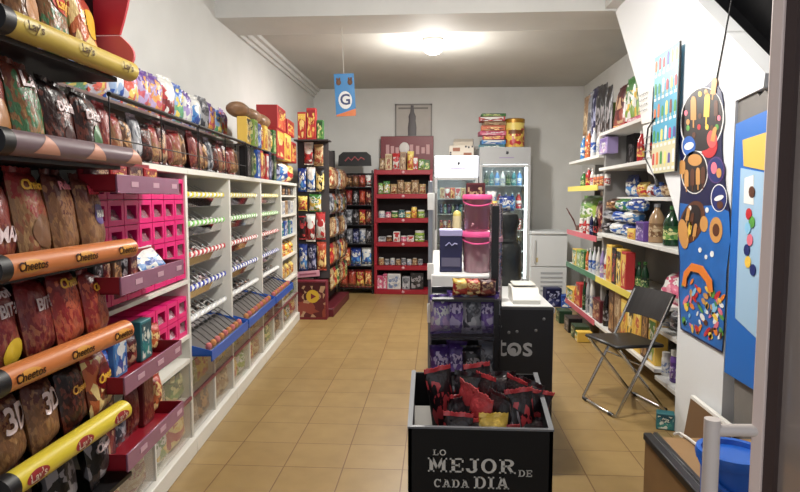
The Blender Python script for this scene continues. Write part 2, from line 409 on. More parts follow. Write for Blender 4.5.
# ================================================================== room shell
BM0, BM1, BZ = 5.03, 5.58, 2.886
YB, XL, XR, ZC, ZF = 9.0, -1.85, 2.12, 3.0, 3.16      # back wall, side walls, back and front ceilings
wall_m = mat('painted plaster', S(206, 206, 203), .75, bump=.06, bscale=40, noise=.05, nscale=3)
ceil_m = mat('ceiling paint', S(188, 186, 180), .8, bump=.05, bscale=30, noise=.06, nscale=2)
whitewash = mat('white stair paint', S(228, 230, 232), .6, bump=.05, bscale=40)
dark_m = mat('stairwell darkness', S(52, 50, 50), .8, noise=.2)  # darkness of the open stairwell put into the colour; the dark beam shares it
grey_m = mat('grey panel paint', S(120, 116, 112), .6, noise=.12, nscale=5)
def floor_mat():
    m = bpy.data.materials.new('ochre floor tiles'); m.use_nodes = True; nt = m.node_tree; L = nt.links.new; b = nt.nodes['Principled BSDF']
    tc = nt.nodes.new('ShaderNodeTexCoord'); mp = nt.nodes.new('ShaderNodeMapping'); mp.inputs['Location'].default_value = (.17, .02, 0)
    br = nt.nodes.new('ShaderNodeTexBrick'); br.offset = 0; br.squash = 1
    br.inputs['Scale'].default_value = 1; br.inputs['Brick Width'].default_value = .31; br.inputs['Row Height'].default_value = .30
    br.inputs['Mortar Size'].default_value = .0035; br.inputs['Mortar Smooth'].default_value = .3; br.inputs['Bias'].default_value = -.2
    br.inputs['Color1'].default_value = (*S(156, 130, 84), 1); br.inputs['Color2'].default_value = (*S(147, 121, 76), 1); br.inputs['Mortar'].default_value = (*S(112, 80, 45), 1)
    n = nt.nodes.new('ShaderNodeTexNoise'); n.inputs['Scale'].default_value = 7; n.inputs['Detail'].default_value = 6
    mx = nt.nodes.new('ShaderNodeMix'); mx.data_type = 'RGBA'; mx.blend_type = 'MULTIPLY'; mx.inputs[0].default_value = .45
    rp = nt.nodes.new('ShaderNodeValToRGB'); rp.color_ramp.elements[0].position = .3; rp.color_ramp.elements[0].color = (.62, .58, .52, 1); rp.color_ramp.elements[1].position = .7
    L(tc.outputs['Object'], mp.inputs[0]); L(mp.outputs[0], br.inputs['Vector']); L(tc.outputs['Object'], n.inputs['Vector']); L(n.outputs['Fac'], rp.inputs[0])
    L(br.outputs['Color'], mx.inputs[6]); L(rp.outputs[0], mx.inputs[7]); L(mx.outputs[2], b.inputs['Base Color'])
    bp = nt.nodes.new('ShaderNodeBump'); bp.inputs['Strength'].default_value = .25; bp.inputs['Distance'].default_value = .004; bp.invert = True
    L(br.outputs['Fac'], bp.inputs['Height']); L(bp.outputs[0], b.inputs['Normal'])
    b.inputs['Roughness'].default_value = .38
    return m
struct(MB().bx(XL - .2, XR + .2, -1.5, YB + .2, -.1, 0).build('floor', floor_mat()))
struct(MB().bx(XL - .15, XL, -.3, YB, 0, 3.3).build('wall_left', wall_m))
struct(MB().bx(XR, XR + .15, -.3, YB, 0, 4.6).build('wall_right', wall_m))
struct(MB().bx(XL - .15, XR + .15, YB, YB + .15, 0, 3.3).build('wall_back', wall_m))
struct(MB().bx(XL, XR, BM1, YB, ZC, ZC + .2).build('ceiling', ceil_m))
struct(MB().bx(XL, XR, BM0, BM1, BZ, 3.5).build('beam_cross', wall_m))
struct(MB().bx(1.335, 1.43, -.3, BM0, 2.9, 3.5).build('beam_stair', wall_m))
struct(MB().bx(XL, 1.335, -.3, BM0, ZF, ZF + .2).build('ceiling_front', ceil_m))
# cornice along the left wall: two steps
cn = MB()
cn.bx(XL, XL + .1, BM1, YB, ZC - .04, ZC); cn.bx(XL, XL + .06, BM1, YB, ZC - .085, ZC - .04); cn.bx(XL, XL + .03, BM1, YB, ZC - .12, ZC - .085)
struct(cn.build('trim_1', wall_m))
# the concrete stair that climbs away from the entrance: its side is the white wall with the posters
SX = 1.43
st = MB(); ye = atX(736, 90, SX).y; ol = [(ye, 0), (3.60, 0), (3.615, 1.206), (5.285, 3.13), (5.285, 3.5), (4.889, 3.5), (2.77, 1.94), (2.78, 1.88), (ye, 1.86)]
st.prism(ol, lambda u, v, t: (SX + t * .09, u, v))
struct(st.build('wall_stair', whitewash, smooth=None))
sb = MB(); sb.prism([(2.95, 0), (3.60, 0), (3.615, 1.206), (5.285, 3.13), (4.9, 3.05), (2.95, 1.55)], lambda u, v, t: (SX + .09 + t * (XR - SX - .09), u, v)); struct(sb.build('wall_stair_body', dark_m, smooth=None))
sp = MB(); sp.prism([(2.05, 0), (2.905, 0), (ye - .002, 1.86), (2.86, 1.875), (2.83, 1.85), (2.79, 1.87), (2.05, 1.36)], lambda u, v, t: (SX + .012 + t * .5, u, v))
struct(sp.build('wall_stair_foot', grey_m, smooth=None))
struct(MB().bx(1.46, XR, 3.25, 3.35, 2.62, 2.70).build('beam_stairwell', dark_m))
struct(MB().bx(XR - .03, XR, -.3, BM0, 1.5, 4.6).build('wall_stairwell', dark_m))  # thin dark sheet over the right wall, standing for the unlit stairwell
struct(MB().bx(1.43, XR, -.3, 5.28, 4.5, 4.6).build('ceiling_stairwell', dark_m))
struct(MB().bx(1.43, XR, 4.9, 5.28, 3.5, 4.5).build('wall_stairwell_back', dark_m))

# ceiling lamp (seen) and its twin over the entrance (above the picture)
lamp_w = mat('lamp glow', (1.0, .97, .93), .4, emis=16)
base_m = mat('lamp base', S(215, 213, 208), .5)
def lamp(x, y, z, label, power, glow):
    t = thing('ceiling_light', (x, y, z))
    MB().lathe([(.10, 0), (.10, -.02), (.085, -.035), (.04, -.04)], n=24).build('base', base_m, t)
    MB().lathe([(.035, -.04), (.075, -.055), (.095, -.085), (.09, -.12), (.06, -.145), (0, -.155)], n=24).build('diffuser', lamp_w, t)
    tag(t, label, 'lamp')
    ld = bpy.data.lights.new('bulb', 'AREA'); ld.shape = 'DISK'; ld.size = .2; ld.energy = power; ld.color = (1, .96, .90)
    lo = bpy.data.objects.new('bulb', ld); COL.objects.link(lo); lo.location = (x, y, z - .165)
    ld = bpy.data.lights.new('bulb glow', 'POINT'); ld.energy = glow; ld.shadow_soft_size = .1; ld.color = (1, .96, .90)
    lo = bpy.data.objects.new('bulb glow', ld); COL.objects.link(lo); lo.location = (x, y, z - .34)
    return t
LP = onplane(433, 47, (0, 0, ZC - .08), (0, 0, 1))
lamp(LP.x, LP.y, ZC, 'glowing round ceiling lamp behind the beam', 76, 58)
lamp(.15, 2.9, ZF, 'round ceiling lamp over the entrance before the beam', 30, 96)
t = thing('ceiling_hook', onplane(450, 38, (0, 0, ZC), (0, 0, 1)))
MB().lathe([(.02, 0), (.02, -.012), (0, -.014)], n=12).build('plate', base_m, t)
MB().tube([(0, 0, -.01), (0, 0, -.05), (.012, 0, -.066), (.024, 0, -.05)], .003).build('hook', mat('steel', S(150, 150, 150), .3, 1), t)
tag(t, 'small metal hook on the ceiling beside the glowing lamp', 'hook')
steel = mat('steel', S(150, 150, 150), .3, 1)

# hanging blue sign with the white roundel
G0 = atY(345, 95, 5.36); t = thing('hanging_sign', (G0.x, 5.36, G0.z)); hw, hh = .088, .185
t.rotation_euler = (0, R(-3), R(8))
pb = MB().bx(-hw, hw, -.003, .003, -hh, hh).build('board', mat('sign blue', S(40, 130, 195), .4), t)
MB().bx(-hw * .98, hw * .98, -.005, -.003, -hh, -hh * .93).add([(-hw, -.0052, -hh * .93), (hw, -.0052, -hh * .93), (hw, -.0052, -hh * .66)], [(0, 1, 2)]).build('orange_base', mat('sign orange', S(225, 120, 50), .4), pb)
sw = mat('sign white', S(238, 238, 238), .4); sn = mat('sign navy', S(28, 48, 105), .4)
rd = MB(); rd.prism([(.06 * math.cos(a * .349), -.045 + .078 * math.sin(a * .349)) for a in range(18)], lambda u, v, q: (u, -.005 - .0015 * q, v)); rd.build('white_disc', sw, pb)
text_mb('G', .13, bold=.02).xf(lambda p: p + Vector((0, -.008, -.045))).build('letter', sn, pb, None)
fm = MB()
for sx in (-1, 1):
    fm.ball((sx * .05, -.006, .11), (.022, .006, .026)); fm.ball((sx * .062, -.006, .14), (.008, .005, .012)); fm.ball((sx * .04, -.006, .14), (.008, .005, .012))
fm.build('printed_shapes', mat('sign fur brown', S(120, 85, 60), .6), pb)
MB().tube([(0, 0, hh), (.006, 0, BZ - G0.z)], .004, 6).build('cord', mat('pale cord', S(205, 203, 196), .7), t)
tag(t, 'small blue sign with a white disc hanging from the ceiling beam', 'sign')

# ================================================================== left candy wall, slightly out of line with the room
UP0 = Vector((-1.295, 2.687, 0)); UT = Vector((-.0714, 1, 0)).normalized(); UN = Vector((UT.y, -UT.x, 0)); URZ = face(UN)
def up(Y, out=0, z=0):
    p = UP0 + UT * ((Y - 2.687) / UT.y) + UN * out; return Vector((p.x, p.y, z))
unit_m = mat('white melamine', S(222, 220, 212), .4); inner_m = mat('grey melamine', S(176, 172, 162), .5)
UH, UD = 1.55, .28
MODS = [(2.10, 3.118), (3.118, 3.958), (3.958, 4.902), (4.902, 5.789), (5.789, 6.695)]
MNAME = ['nearest the crisp rack, holding the pink bins', 'just past the pink bins, one of two bay sets', 'in the middle of the row', 'with the fourth blue tray', 'narrow end unit']
pane_m = clear('clear acrylic', gloss=.08, body=.04, fres=.3)
tray_blue = mat('blue plastic', S(22, 84, 178), .35); clear_bin = clear('bin plastic', gloss=.15, body=.22, bodycol=(.72, .72, .7))
MLAB = ['white candy display bay holding the pink bins behind the crisp rack',
        'white candy display bay next to the pink bins, with the nearest striped trays',
        'white candy display bay between two striped tray bays, second from the pink bins',
        'white candy display bay with the farthest striped trays',
        'white end bay with bottles and cartons on plain shelves, farthest from the entrance']
GRP = {}
REC = .05
rz_ = lambda x, y: onplane(x, y, up(3, -REC), UN).z
ROPE = [('yellow', S(222, 205, 60), rz_(189, 194)), ('green', S(120, 190, 90), rz_(189, 223)), ('red', S(190, 50, 60), rz_(189, 254)), ('blue', S(55, 65, 165), rz_(191.5, 286.6)), ('white', S(215, 215, 218), rz_(191, 317))]
def rope(L, r, n=26):
    a, b = MB(), MB(); tw = L / .075
    for mb_, ph in ((a, 0), (b, math.pi)):
        mb_.tube([(-L / 2 + L * k / n / 2, -math.cos(2 * math.pi * tw * k / n / 2 + ph) * r * .7, math.sin(2 * math.pi * tw * k / n / 2 + ph) * r * .7) for k in range(2 * n + 1)], r * .8, 6)
    a.i = 0
    m = MB(); m.add(a.v, a.f, 0); m.add(b.v, b.f, 1); return m
sweet_looks = [[S(190, 150, 150), S(175, 172, 165), S(120, 108, 100)], [S(170, 168, 160), S(205, 190, 150), S(110, 120, 110)], [S(185, 95, 95), S(190, 185, 180), S(110, 80, 80)], [S(110, 105, 130), S(180, 178, 178), S(200, 170, 170)], [S(150, 120, 105), S(90, 80, 76), S(195, 190, 185)]]
BAYREF = {1: 'nearest striped bay', 2: 'middle striped bay', 3: 'farthest striped bay'}
for bi, (y0, y1) in enumerate(MODS):
    c = up((y0 + y1) / 2); L = (y1 - y0) / UT.y; h = L / 2 - .001
    t = thing('candy_display_bay', c, URZ); T = .014
    for s in (-1, 1): MB().bx(s * (h - T), s * h, 0, UD, .09, UH, bev=.002).build('side_panel', unit_m, t)
    MB().bx(-h, h, -.01, UD, UH - .03, UH, bev=.002).build('top_board', unit_m, t)
    MB().bx(-h + T, h - T, UD - .01, UD, .09, UH - .03).build('back_panel', inner_m, t)
    MB().bx(-h + T, h - T, 0, UD - .01, .512, .532).build('shelf', unit_m, t)
    MB().bx(-h, h, -.02, UD, 0, .09, bev=.004).build('plinth', unit_m, t)
    for k in (1,) if bi != 4 else (): MB().bx(-T / 2, T / 2, 0, UD - .01, .09, .512).build('divider', unit_m, t)
    pn = MB().bx(-h + T, h - T, .004, .007, .1, .50).build('clear_panel', pane_m, t)
    MB().bx(-h + T, h - T, -.004, .008, .305, .322).build('red_strip', mat('dull red strip', S(120, 60, 66), .5), pn)
    if bi == 4:
        for z in (.77, .98, 1.2, 1.4): MB().bx(-h + T, h - T, 0, UD - .01, z, z + .018).build('shelf', unit_m, t)
    tag(t, MLAB[bi], 'display unit', 'white candy display bays')
    if 1 <= bi <= 3:
        for cn_, rc, z in ROPE:
            q = thing('candy_tray', up((y0 + y1) / 2, -REC, z - .075), URZ); l = L - .034
            b = MB(); b.bx(-l / 2, l / 2, .01, .2, 0, .004)
            b.add([(-l / 2, .01, .004), (l / 2, .01, .004), (l / 2, -.004, .062), (-l / 2, -.004, .062)], [(0, 1, 2, 3)])
            b.bx(-l / 2, -l / 2 + .003, .01, .2, .004, .06); b.bx(l / 2 - .003, l / 2, .01, .2, .004, .06)
            b.build('clear_bin', clear_bin, q)
            r_ = rope(l - .03, .0135).xf(lambda p: p + Vector((0, -.01, .07)))
            r_.build('twisted_edging', [mat('edging ' + cn_, rc, .4), mat('edging pale', S(225, 225, 220) if cn_ != 'white' else S(150, 150, 158), .4)], q)
            sw_ = MB(); rn = random.Random(bi * 9 + int(z * 100)); pal = sweet_looks[ROPE.index((cn_, rc, z))]
            for k in range(160):
                sw_.i = k % 3; sw_.ball((rn.uniform(-l / 2 + .02, l / 2 - .02), rn.uniform(.03, .19), .012 + rn.random() ** 1.4 * .075), (rn.uniform(.009, .017), rn.uniform(.008, .013), .009), 6, 4)
            so = sw_.build('loose_sweets', [mat('sweet %d %d' % (ROPE.index((cn_, rc, z)), k), pal[k], .35) for k in range(3)], q); so['kind'] = 'stuff'
            for k in range(9):
                x = -l / 2 + l * (k + .5) / 9 + rn.uniform(-.03, .03); a_ = rn.uniform(.3, .8)
                g = MB(); x = max(x, -l / 2 + .1); g.tube([(x, .05, .05), (x - .05 * a_, .10, .10), (x - .10 * a_, .15, .13)], [.006, .005, .004], 6); g.ball((x, .045, .045), (.016, .02, .008), 8, 5)
                g.build('scoop', mat('scoop plastic', S(190, 190, 188), .25), q)
            tag(q, f'clear sweet tray with {cn_} twisted edging in the {BAYREF[bi]} of the candy wall', 'sweet tray', f'{cn_} edged sweet trays')
        # blue lolly tray at the foot of the bay
        q = thing('lollipop_tray', up((y0 + y1) / 2, 0, .533), URZ); l = L - .036
        b = MB(); b.bx(-l / 2, l / 2, -.1, .16, 0, .008); b.bx(-l / 2, l / 2, -.108, -.1, -.03, .032, bev=.002)
        for s in (-1, 1): b.add([(s * l / 2, -.1, 0), (s * l / 2, .16, 0), (s * l / 2, .16, .1), (s * l / 2, -.1, .032), (s * (l / 2 - .006), -.1, 0), (s * (l / 2 - .006), .16, 0), (s * (l / 2 - .006), .16, .1), (s * (l / 2 - .006), -.1, .032)], [(0, 1, 2, 3), (4, 5, 6, 7), (2, 3, 7, 6), (0, 3, 7, 4)])
        b.build('tray', tray_blue, q)
        ln = MB(); ln.add([(-l / 2 + .01, -.095, .009), (l / 2 - .01, -.095, .009), (l / 2 - .01, .16, .10), (-l / 2 + .01, .16, .10)], [(0, 1, 2, 3)]).build('sloping_liner', mat('smoke grey liner', S(104, 100, 98), .35), q)
        tag(q, f'blue plastic lollipop tray at the foot of the {BAYREF[bi]} of the candy wall', 'tray', 'blue lollipop trays')
        nl = 9; rn = random.Random(bi)
        for k in range(nl):
            x = -l / 2 + .06 + (l - .16) * k / (nl - 1); wp = up((y0 + y1) / 2, 0, .553)
            o = thing('lollipop', wp + UT * x + UN * (.072), URZ)
            MB().lathe([(0, 0), (.014, .006), (.02, .022), (.014, .038), (0, .044)], n=10).build('head', mat('lolly pink' if (k + bi) % 2 else 'lolly amber', S(208, 120, 118) if (k + bi) % 2 else S(205, 140, 90), .25), o)
            MB().tube([(0, .012, .026), (-.02, .09, .10), (-.03, .16, .15)], .0035, 6).build('stick', mat('lolly stick', S(70, 64, 62), .5), o)
            reg(o, 'lollipop', 'pink wrapped' if (k + bi) % 2 else 'amber wrapped', f'in the blue tray of the {BAYREF[bi]}', 'from the entrance', 'lollipop')
# packets behind the clear lower panels
lowlook = ['yellow', 'green', 'cream', 'tan', 'yellowgreen', 'brown', 'redyellow', 'cream', 'lime', 'tan']
for bi, (y0, y1) in enumerate(MODS):
    nb = 4 if bi < 4 else 3
    for row, z in ((0, .092),(1, .318)):
        if row: MB()
        for k in range(nb):
            yy = y0 + (y1 - y0) * (k + .5) / nb + (.02 if k % 2 else -.02) * 0
            lk = lowlook[(bi * 3 + k * 2 + row * 5) % 10]
            product('bag', lk, ((y1 - y0) / nb * .97, .2 - .02 * ((k + bi) % 2), .09), up(yy, -.056, z + .001), URZ,
                    ('behind the upper clear panel of ' if row else 'behind the lower clear panel of ') + ('the pink bin bay', 'the nearest striped bay', 'the middle striped bay', 'the farthest striped bay', 'the end bay')[bi], 'from the entrance', rx=-.1)
    t = [o for o in COL.objects if o.name.startswith('candy_display_bay')][bi]
    MB().bx(-(y1 - y0) / 2 + .02, (y1 - y0) / 2 - .02, .02, UD - .012, .304, .316).build('shelf', unit_m, t)

# bottles and cartons on the end bay
UPL = (up(3, -.03), UN)
def uitem(px0, px1, pyt, z, kind, look, where, end='from the entrance', out=-.03, **k): return shelf_item(px0, px1, pyt, z, up(3, out), UN, kind, look, where, end, **k)
def yrow(y0, y1, n, z, hs, kinds, looks, where, end='from the entrance', out=-.03, rz=None, fill=.92, dmax=.09, jit=.0, rx=0, **k):
    rn = random.Random(int(z * 1000) + n); w = (y1 - y0) / n
    for i in range(n):
        kd = kinds[i % len(kinds)]; lk = looks[i % len(looks)]; h = hs[i % len(hs)] * rn.uniform(.94, 1.04); ww = w * fill
        dd = ww if kd in ('bottle', 'jar', 'can') else min(dmax, ww * .6)
        yy = y0 + w * (i + .5)
        product(kd, lk, (ww, h, dd), up(yy, out - dd / 2, z + .001), URZ + rn.uniform(-jit, jit), where, end, rx=rx, **k)
yrow(5.84, 6.65, 7, .788, [.15, .13], ['bottle'], ['yellowblack', 'yellow', 'orange'], 'on the third shelf up of the end bay')
yrow(5.84, 6.65, 6, .998, [.15, .17], ['box', 'jar'], ['silver', 'teal', 'blue'], 'on the fourth shelf up of the end bay')
yrow(5.84, 6.65, 5, 1.218, [.14], ['box'], ['silver', 'white', 'tan'], 'on the fifth shelf up of the end bay')
yrow(5.84, 6.65, 5, 1.418, [.085], ['box'], ['black', 'brown'], 'on the top shelf of the end bay')
yrow(5.84, 6.65, 6, .533, [.16], ['bag'], ['cream', 'yellow'], 'on the second shelf up of the end bay')

# pink bins in the first bay: five rows over two rows
pinkm = mat('hot pink plastic', S(226, 28, 118), .35); pinkwin = clear('pink bin window', tint=(.95, .75, .8), gloss=.15, body=.45, bodycol=S(205, 150, 165))
def pink_bin(y, z, w, h, where):
    o = thing('candy_bin', up(y, -.02, z), URZ); f = .022
    b = MB(); b.bx(-w / 2, w / 2, 0, .17, 0, .006); b.bx(-w / 2, w / 2, .164, .17, 0, h); b.bx(-w / 2, w / 2, 0, .17, h - .006, h)
    for s in (-1, 1): b.bx(s * w / 2, s * (w / 2 - .006), 0, .17, 0, h)
    b.build('shell', pinkm, o)
    fr = MB(); fr.bx(-w / 2, w / 2, -.008, 0, 0, f); fr.bx(-w / 2, w / 2, -.008, 0, h - f, h)
    for s in (-1, 1): fr.bx(s * w / 2, s * (w / 2 - f), -.008, 0, f, h - f)
    fr.build('front_frame', pinkm, o)
    MB().add([(-w / 2 + f, -.003, f), (w / 2 - f, -.003, f), (w / 2 - f, .02, h * .62), (-w / 2 + f, .02, h * .62)], [(0, 1, 2, 3)]).build('clear_flap', pinkwin, o)
    s = MB(); rn = random.Random(int(y * 100 + z * 1000))
    for k in range(26): s.i = k % 2; s.ball((rn.uniform(-w / 2 + .03, w / 2 - .03), rn.uniform(.03, .14), .016 + rn.random() * h * .4), (.014, .012, .011), 6, 4)
    so = s.build('loose_sweets', [mat('sweet rose', S(215, 150, 165), .4), mat('sweet mauve', S(150, 90, 110), .4)], o); so['kind'] = 'stuff'
    reg(o, 'candy bin', 'hot pink', where, 'from the entrance', 'sweet bin')
for r_ in range(5):
    for k in range(7): pink_bin(2.19 + .142 * k, .955 + .105 * (4 - r_) + .015, .137, .102, ('in top row of the upper block', 'in second row of the upper block', 'in third row of the upper block', 'in fourth row of the upper block', 'in bottom row of the upper block')[r_])
for r_ in range(2):
    for k in range(7): pink_bin(2.19 + .142 * k, .665 + .105 * (1 - r_), .137, .102, ('in top row of the lower block', 'in bottom row of the lower block')[r_])
bay0 = [o for o in COL.objects if o.name.startswith('candy_display_bay')][0]
for z in (.645, .94): MB().bx(-.51, .51, 0, UD - .01, z, z + .018).build('shelf', unit_m, bay0)

# four open red trays with mauve acrylic fronts, hooked on the front of the first bay
red_acr = mat('red tray', S(135, 22, 36), .35); mauve = mat('mauve tray front', S(142, 92, 116), .25, noise=.1)
PX_ = {'topmost': (178, 186), 'second': (183, 266), 'third': (181, 347), 'lowest': (183, 408)}
TR = [(onplane(*PX_[n_], up(3, .158), UN).z - .03, .06, n_) for n_ in PX_]
for z, fh, w in TR:
    a, b_ = 1.98, onplane(PX_[w][0], PX_[w][1], up(3, .158), UN).y; L = b_ - a; o = thing('hook_on_tray', up((a + b_) / 2, 0, z), URZ); D = .15
    b = MB(); b.bx(-L / 2, L / 2, -D, -.025, 0, .006); b.bx(-L / 2, L / 2, -.031, -.025, 0, fh + .06)
    b.bx(L / 2 - .006, L / 2, -D, -.025, 0, fh); b.bx(-L / 2, -L / 2 + .006, -D, -.025, 0, fh); b.build('tray', red_acr, o)
    fp = MB().bx(-L / 2, L / 2, -D - .008, -D, -.006, fh, bev=.002).build('front_plate', mauve, o)
    for k in range(3): p = MB().bx(-L / 2 + L * (k + .55) / 3, -L / 2 + L * (k + .55) / 3 + .06, -D - .0095, -D - .008, fh * .3, fh * .62); p.build('price_marking', mat('mauve print', S(190, 150, 165), .4), fp)
    tag(o, f'red tray with mauve front on the pink bin bay, {w} of four', 'display tray', 'red trays on the pink bin bay')
def tr_row(z, n, hs, kinds, looks, where, y0=2.0, y1=2.60, **k): yrow(y0, y1, n, z + .007, hs, kinds, looks, where, 'from the crisp rack', out=.055, fill=.9, dmax=.05, rx=0, **k)
tr_row(TR[0][0], 4, [.10], ['box'], ['maroon', 'red'], 'in the topmost red tray')
tr_row(TR[1][0], 5, [.10, .13], ['box', 'bag'], ['black', 'maroon', 'brown'], 'in the second red tray', y1=2.36)
product('bag', 'bluewhite', (.2, .14, .04), up(2.47, .09, TR[1][0] + .02), URZ - .2, 'in the second red tray', '', rx=-.75)
tr_row(TR[2][0], 5, [.13, .17], ['bag', 'box'], ['whiteblue', 'bluewhite', 'maroon', 'teal', 'orange'], 'in the third red tray')
tr_row(TR[3][0], 5, [.24, .17, .2], ['box', 'bag', 'bag'], ['maroon', 'silver', 'chips', 'chips', 'orange'], 'in the lowest red tray')
# ================================================================== on top of the candy wall
wire = mat('black wire', S(24, 22, 24), .4)
for i, (y0, y1) in enumerate(((2.3, 3.35), (3.37, 4.45))):
    L = y1 - y0; o = thing('wire_basket', up((y0 + y1) / 2, -.01, UH), URZ)
    b = MB(); b.bx(-L / 2, L / 2, 0, .2, 0, .006); b.bx(-L / 2, L / 2, .194, .2, 0, .26)
    b.build('base', wire, o)
    f = MB()
    for z in (.08, .25): f.tube([(-L / 2, 0, z), (L / 2, 0, z)], .003 if z < .2 else .010, 6)
    for k in range(3): f.tube([(-L / 2 + L * k / 2, 0, 0), (-L / 2 + L * k / 2, 0, .25)], .003, 6)
    f.build('front_wires', wire, o)
    lid = MB(); lid.add([(-L / 2, .0, .25), (L / 2, .0, .25), (L / 2, .2, .34), (-L / 2, .2, .34)], [(0, 1, 2, 3)]).build('sloping_cover', clear('smoked acrylic', tint=(.6, .42, .45), gloss=.25, body=.5, bodycol=S(105, 70, 76)), o)
    tag(o, ('black wire basket with a smoked cover over the pink bins', 'black wire basket with a smoked cover next to the tall packet stacks')[i], 'basket', 'wire baskets on the candy wall')
    yrow(y0 + .03, y1 - .03, 10, UH + .008, [.22, .19, .2], ['bag'], ['chips', 'chipsclear', 'brown', 'silver', 'chipsdark', 'chipsclear', 'maroon'], 'in the wire basket over the ' + ('pink bins' if i == 0 else 'striped bays'), out=-.04, jit=.35, rx=-.12)
# pouches along a shelf above the baskets, against the wall
so = thing('wall_shelf', up(3.35, -.335, 1.86), URZ)
MB().bx(-1.25, 1.62, -.1, .13, -.016, 0, bev=.002).build('board', unit_m, so)
for x in (-.9, .0, .9, 1.5): MB().add([(x - .008, .11, -.016), (x + .008, .11, -.016), (x, -.08, -.016), (x - .008, .11, -.16), (x + .008, .11, -.16)], [(0, 1, 2), (3, 4, 2), (0, 3, 2), (1, 4, 2), (0, 1, 4, 3)]).build('bracket', unit_m, so)
tag(so, 'white wall shelf above the wire baskets, carrying bright pouches', 'shelf')
yrow(2.35, 4.92, 15, 1.861, [.25, .235, .245, .26], ['pouch'], ['pastelpurple', 'pastelblue', 'pastel', 'whiteblue', 'pastel', 'pastelpurple', 'pastelpurple', 'redwhite', 'pastelblue', 'lilac', 'bluewhite', 'silver'], 'on the wall shelf over the wire baskets', out=-.25, jit=.12, fill=1.02)
# two tiers of tall packets, brown sacks lying on top
yrow(4.46, 5.58, 10, UH + .001, [.225, .235, .23], ['box', 'box', 'pouch'], ['black', 'darkgreen', 'green', 'blue', 'redyellow', 'cream', 'redwhite', 'navy'], 'in the lower tier of tall packets on the candy wall', out=.0, dmax=.1)
rk = thing('tier_board', up(5.02, -.1, 1.80), URZ); MB().bx(-.55, .55, -.1, .16, -.006, .0).build('board', clear_bin, rk)
for s in (-.54, 0, .54): MB().bx(s - .005, s + .005, .13, .14, -.27, -.006).build('leg', wire, rk)
tag(rk, 'clear board between the two tiers of tall packets on the candy wall', 'shelf board')
yrow(4.46, 5.58, 9, 1.802, [.2, .215, .205], ['box', 'pouch', 'box'], ['yellowblack', 'green', 'lime', 'blue', 'red', 'yellow', 'cream'], 'in the upper tier of tall packets on the candy wall', out=-.0, dmax=.1, fill=.98)
sack_m = mat('brown sack', S(150, 114, 84), .4, bump=.8, bscale=22, noise=.35)
for k, (y, z, s, lab) in enumerate(((4.62, 2.01, .8, 'brown sack lying on the upper tier, nearest the entrance'), (4.98, 2.01, .8, 'brown sack lying on the upper tier, between two others'), (5.33, 2.01, .8, 'brown sack lying on the upper tier beside the red boxes'))):
    o = thing('bread_sack', up(y, -.1, z), URZ)
    mb = MB().ball((0, 0, .06), (.17, .085, .062), 18, 10)
    mb.xf(lambda p: Vector((math.copysign(abs(p.x / .17) ** .7, p.x) * .165, p.y + .008 * math.sin(30 * p.x + k), p.z + .007 * math.sin(26 * p.x + 20 * p.y + k)))).build('body', sack_m, o, 1)
    MB().tube([(.15, 0, .06), (.172, 0, .066)], [.026, .03], 8).build('tied_neck', sack_m, o)
    tag(o, lab, 'sack', 'brown sacks')
# red carton towers at the far end
for k, (y0, y1, z, h, lk) in enumerate(((5.62, 6.0, 1.551, .20, 'navy'), (6.02, 6.4, 1.551, .22, 'bluewhite'), (6.42, 6.74, 1.551, .22, 'redyellow'), (5.62, 6.0, 1.775, .27, 'redyellow'), (6.02, 6.4, 1.775, .27, 'yellow'), (6.42, 6.74, 1.775, .22, 'red'), (5.66, 6.1, 2.05, .22, 'red'), (6.2, 6.62, 2.05, .16, 'red'))):
    product('box' if k > 2 else 'bag', lk, (y1 - y0 - .01, h, .2 if k > 2 else .16), up((y0 + y1) / 2, -.10, z), URZ, 'in the stack at the far end of the candy wall', 'counting upward', )

# ================================================================== crisp rack near the entrance (left, close)
RX = -1.09; RY0, RY1 = 1.36, 2.07
black_m = mat('black steel', S(20, 18, 20), .45)
rack = thing('crisp_rack', (RX, (RY0 + RY1) / 2, 0), R(90)); L = RY1 - RY0; hl = L / 2      # local +x = deeper into the shop, -y = aisle
MB().bx(-hl, hl, .40, .42, 0, 2.05).build('back_panel', black_m, rack)
for s in (-1, 1):
    MB().bx(s * hl - .012, s * hl + .012, .02, .42, 0, 2.05 if s < 0 else .3).build('side_panel', black_m, rack)
MB().bx(-hl, hl, 0, .42, 0, .12).build('base', black_m, rack)
RYS = ((1.485, 2.109), (1.461, 2.082), (1.427, 2.059), (1.399, 2.01), (1.416, 1.975))
RAILS = [(1.843, S(198, 172, 78), "Lay's", 'yellow rail'), (1.54, S(112, 92, 98), 'Doritos', 'grey rail'), (1.22, S(198, 118, 66), 'Cheetos', 'orange rail'), (.937, S(200, 118, 62), 'Cheetos', 'orange rail'), (.661, S(214, 192, 56), "Lay's", 'yellow rail')]
def strips(rows, u, z, r=.0349):
    """a print that follows the round rail: rows of (height, half width)"""
    vs = []
    for b, wd_ in rows: vs += [(u - wd_, -math.sqrt(max(0, r * r - b * b)), z + b), (u + wd_, -math.sqrt(max(0, r * r - b * b)), z + b)]
    return MB().add(vs, [(2 * j, 2 * j + 1, 2 * j + 3, 2 * j + 2) for j in range(len(rows) - 1)])
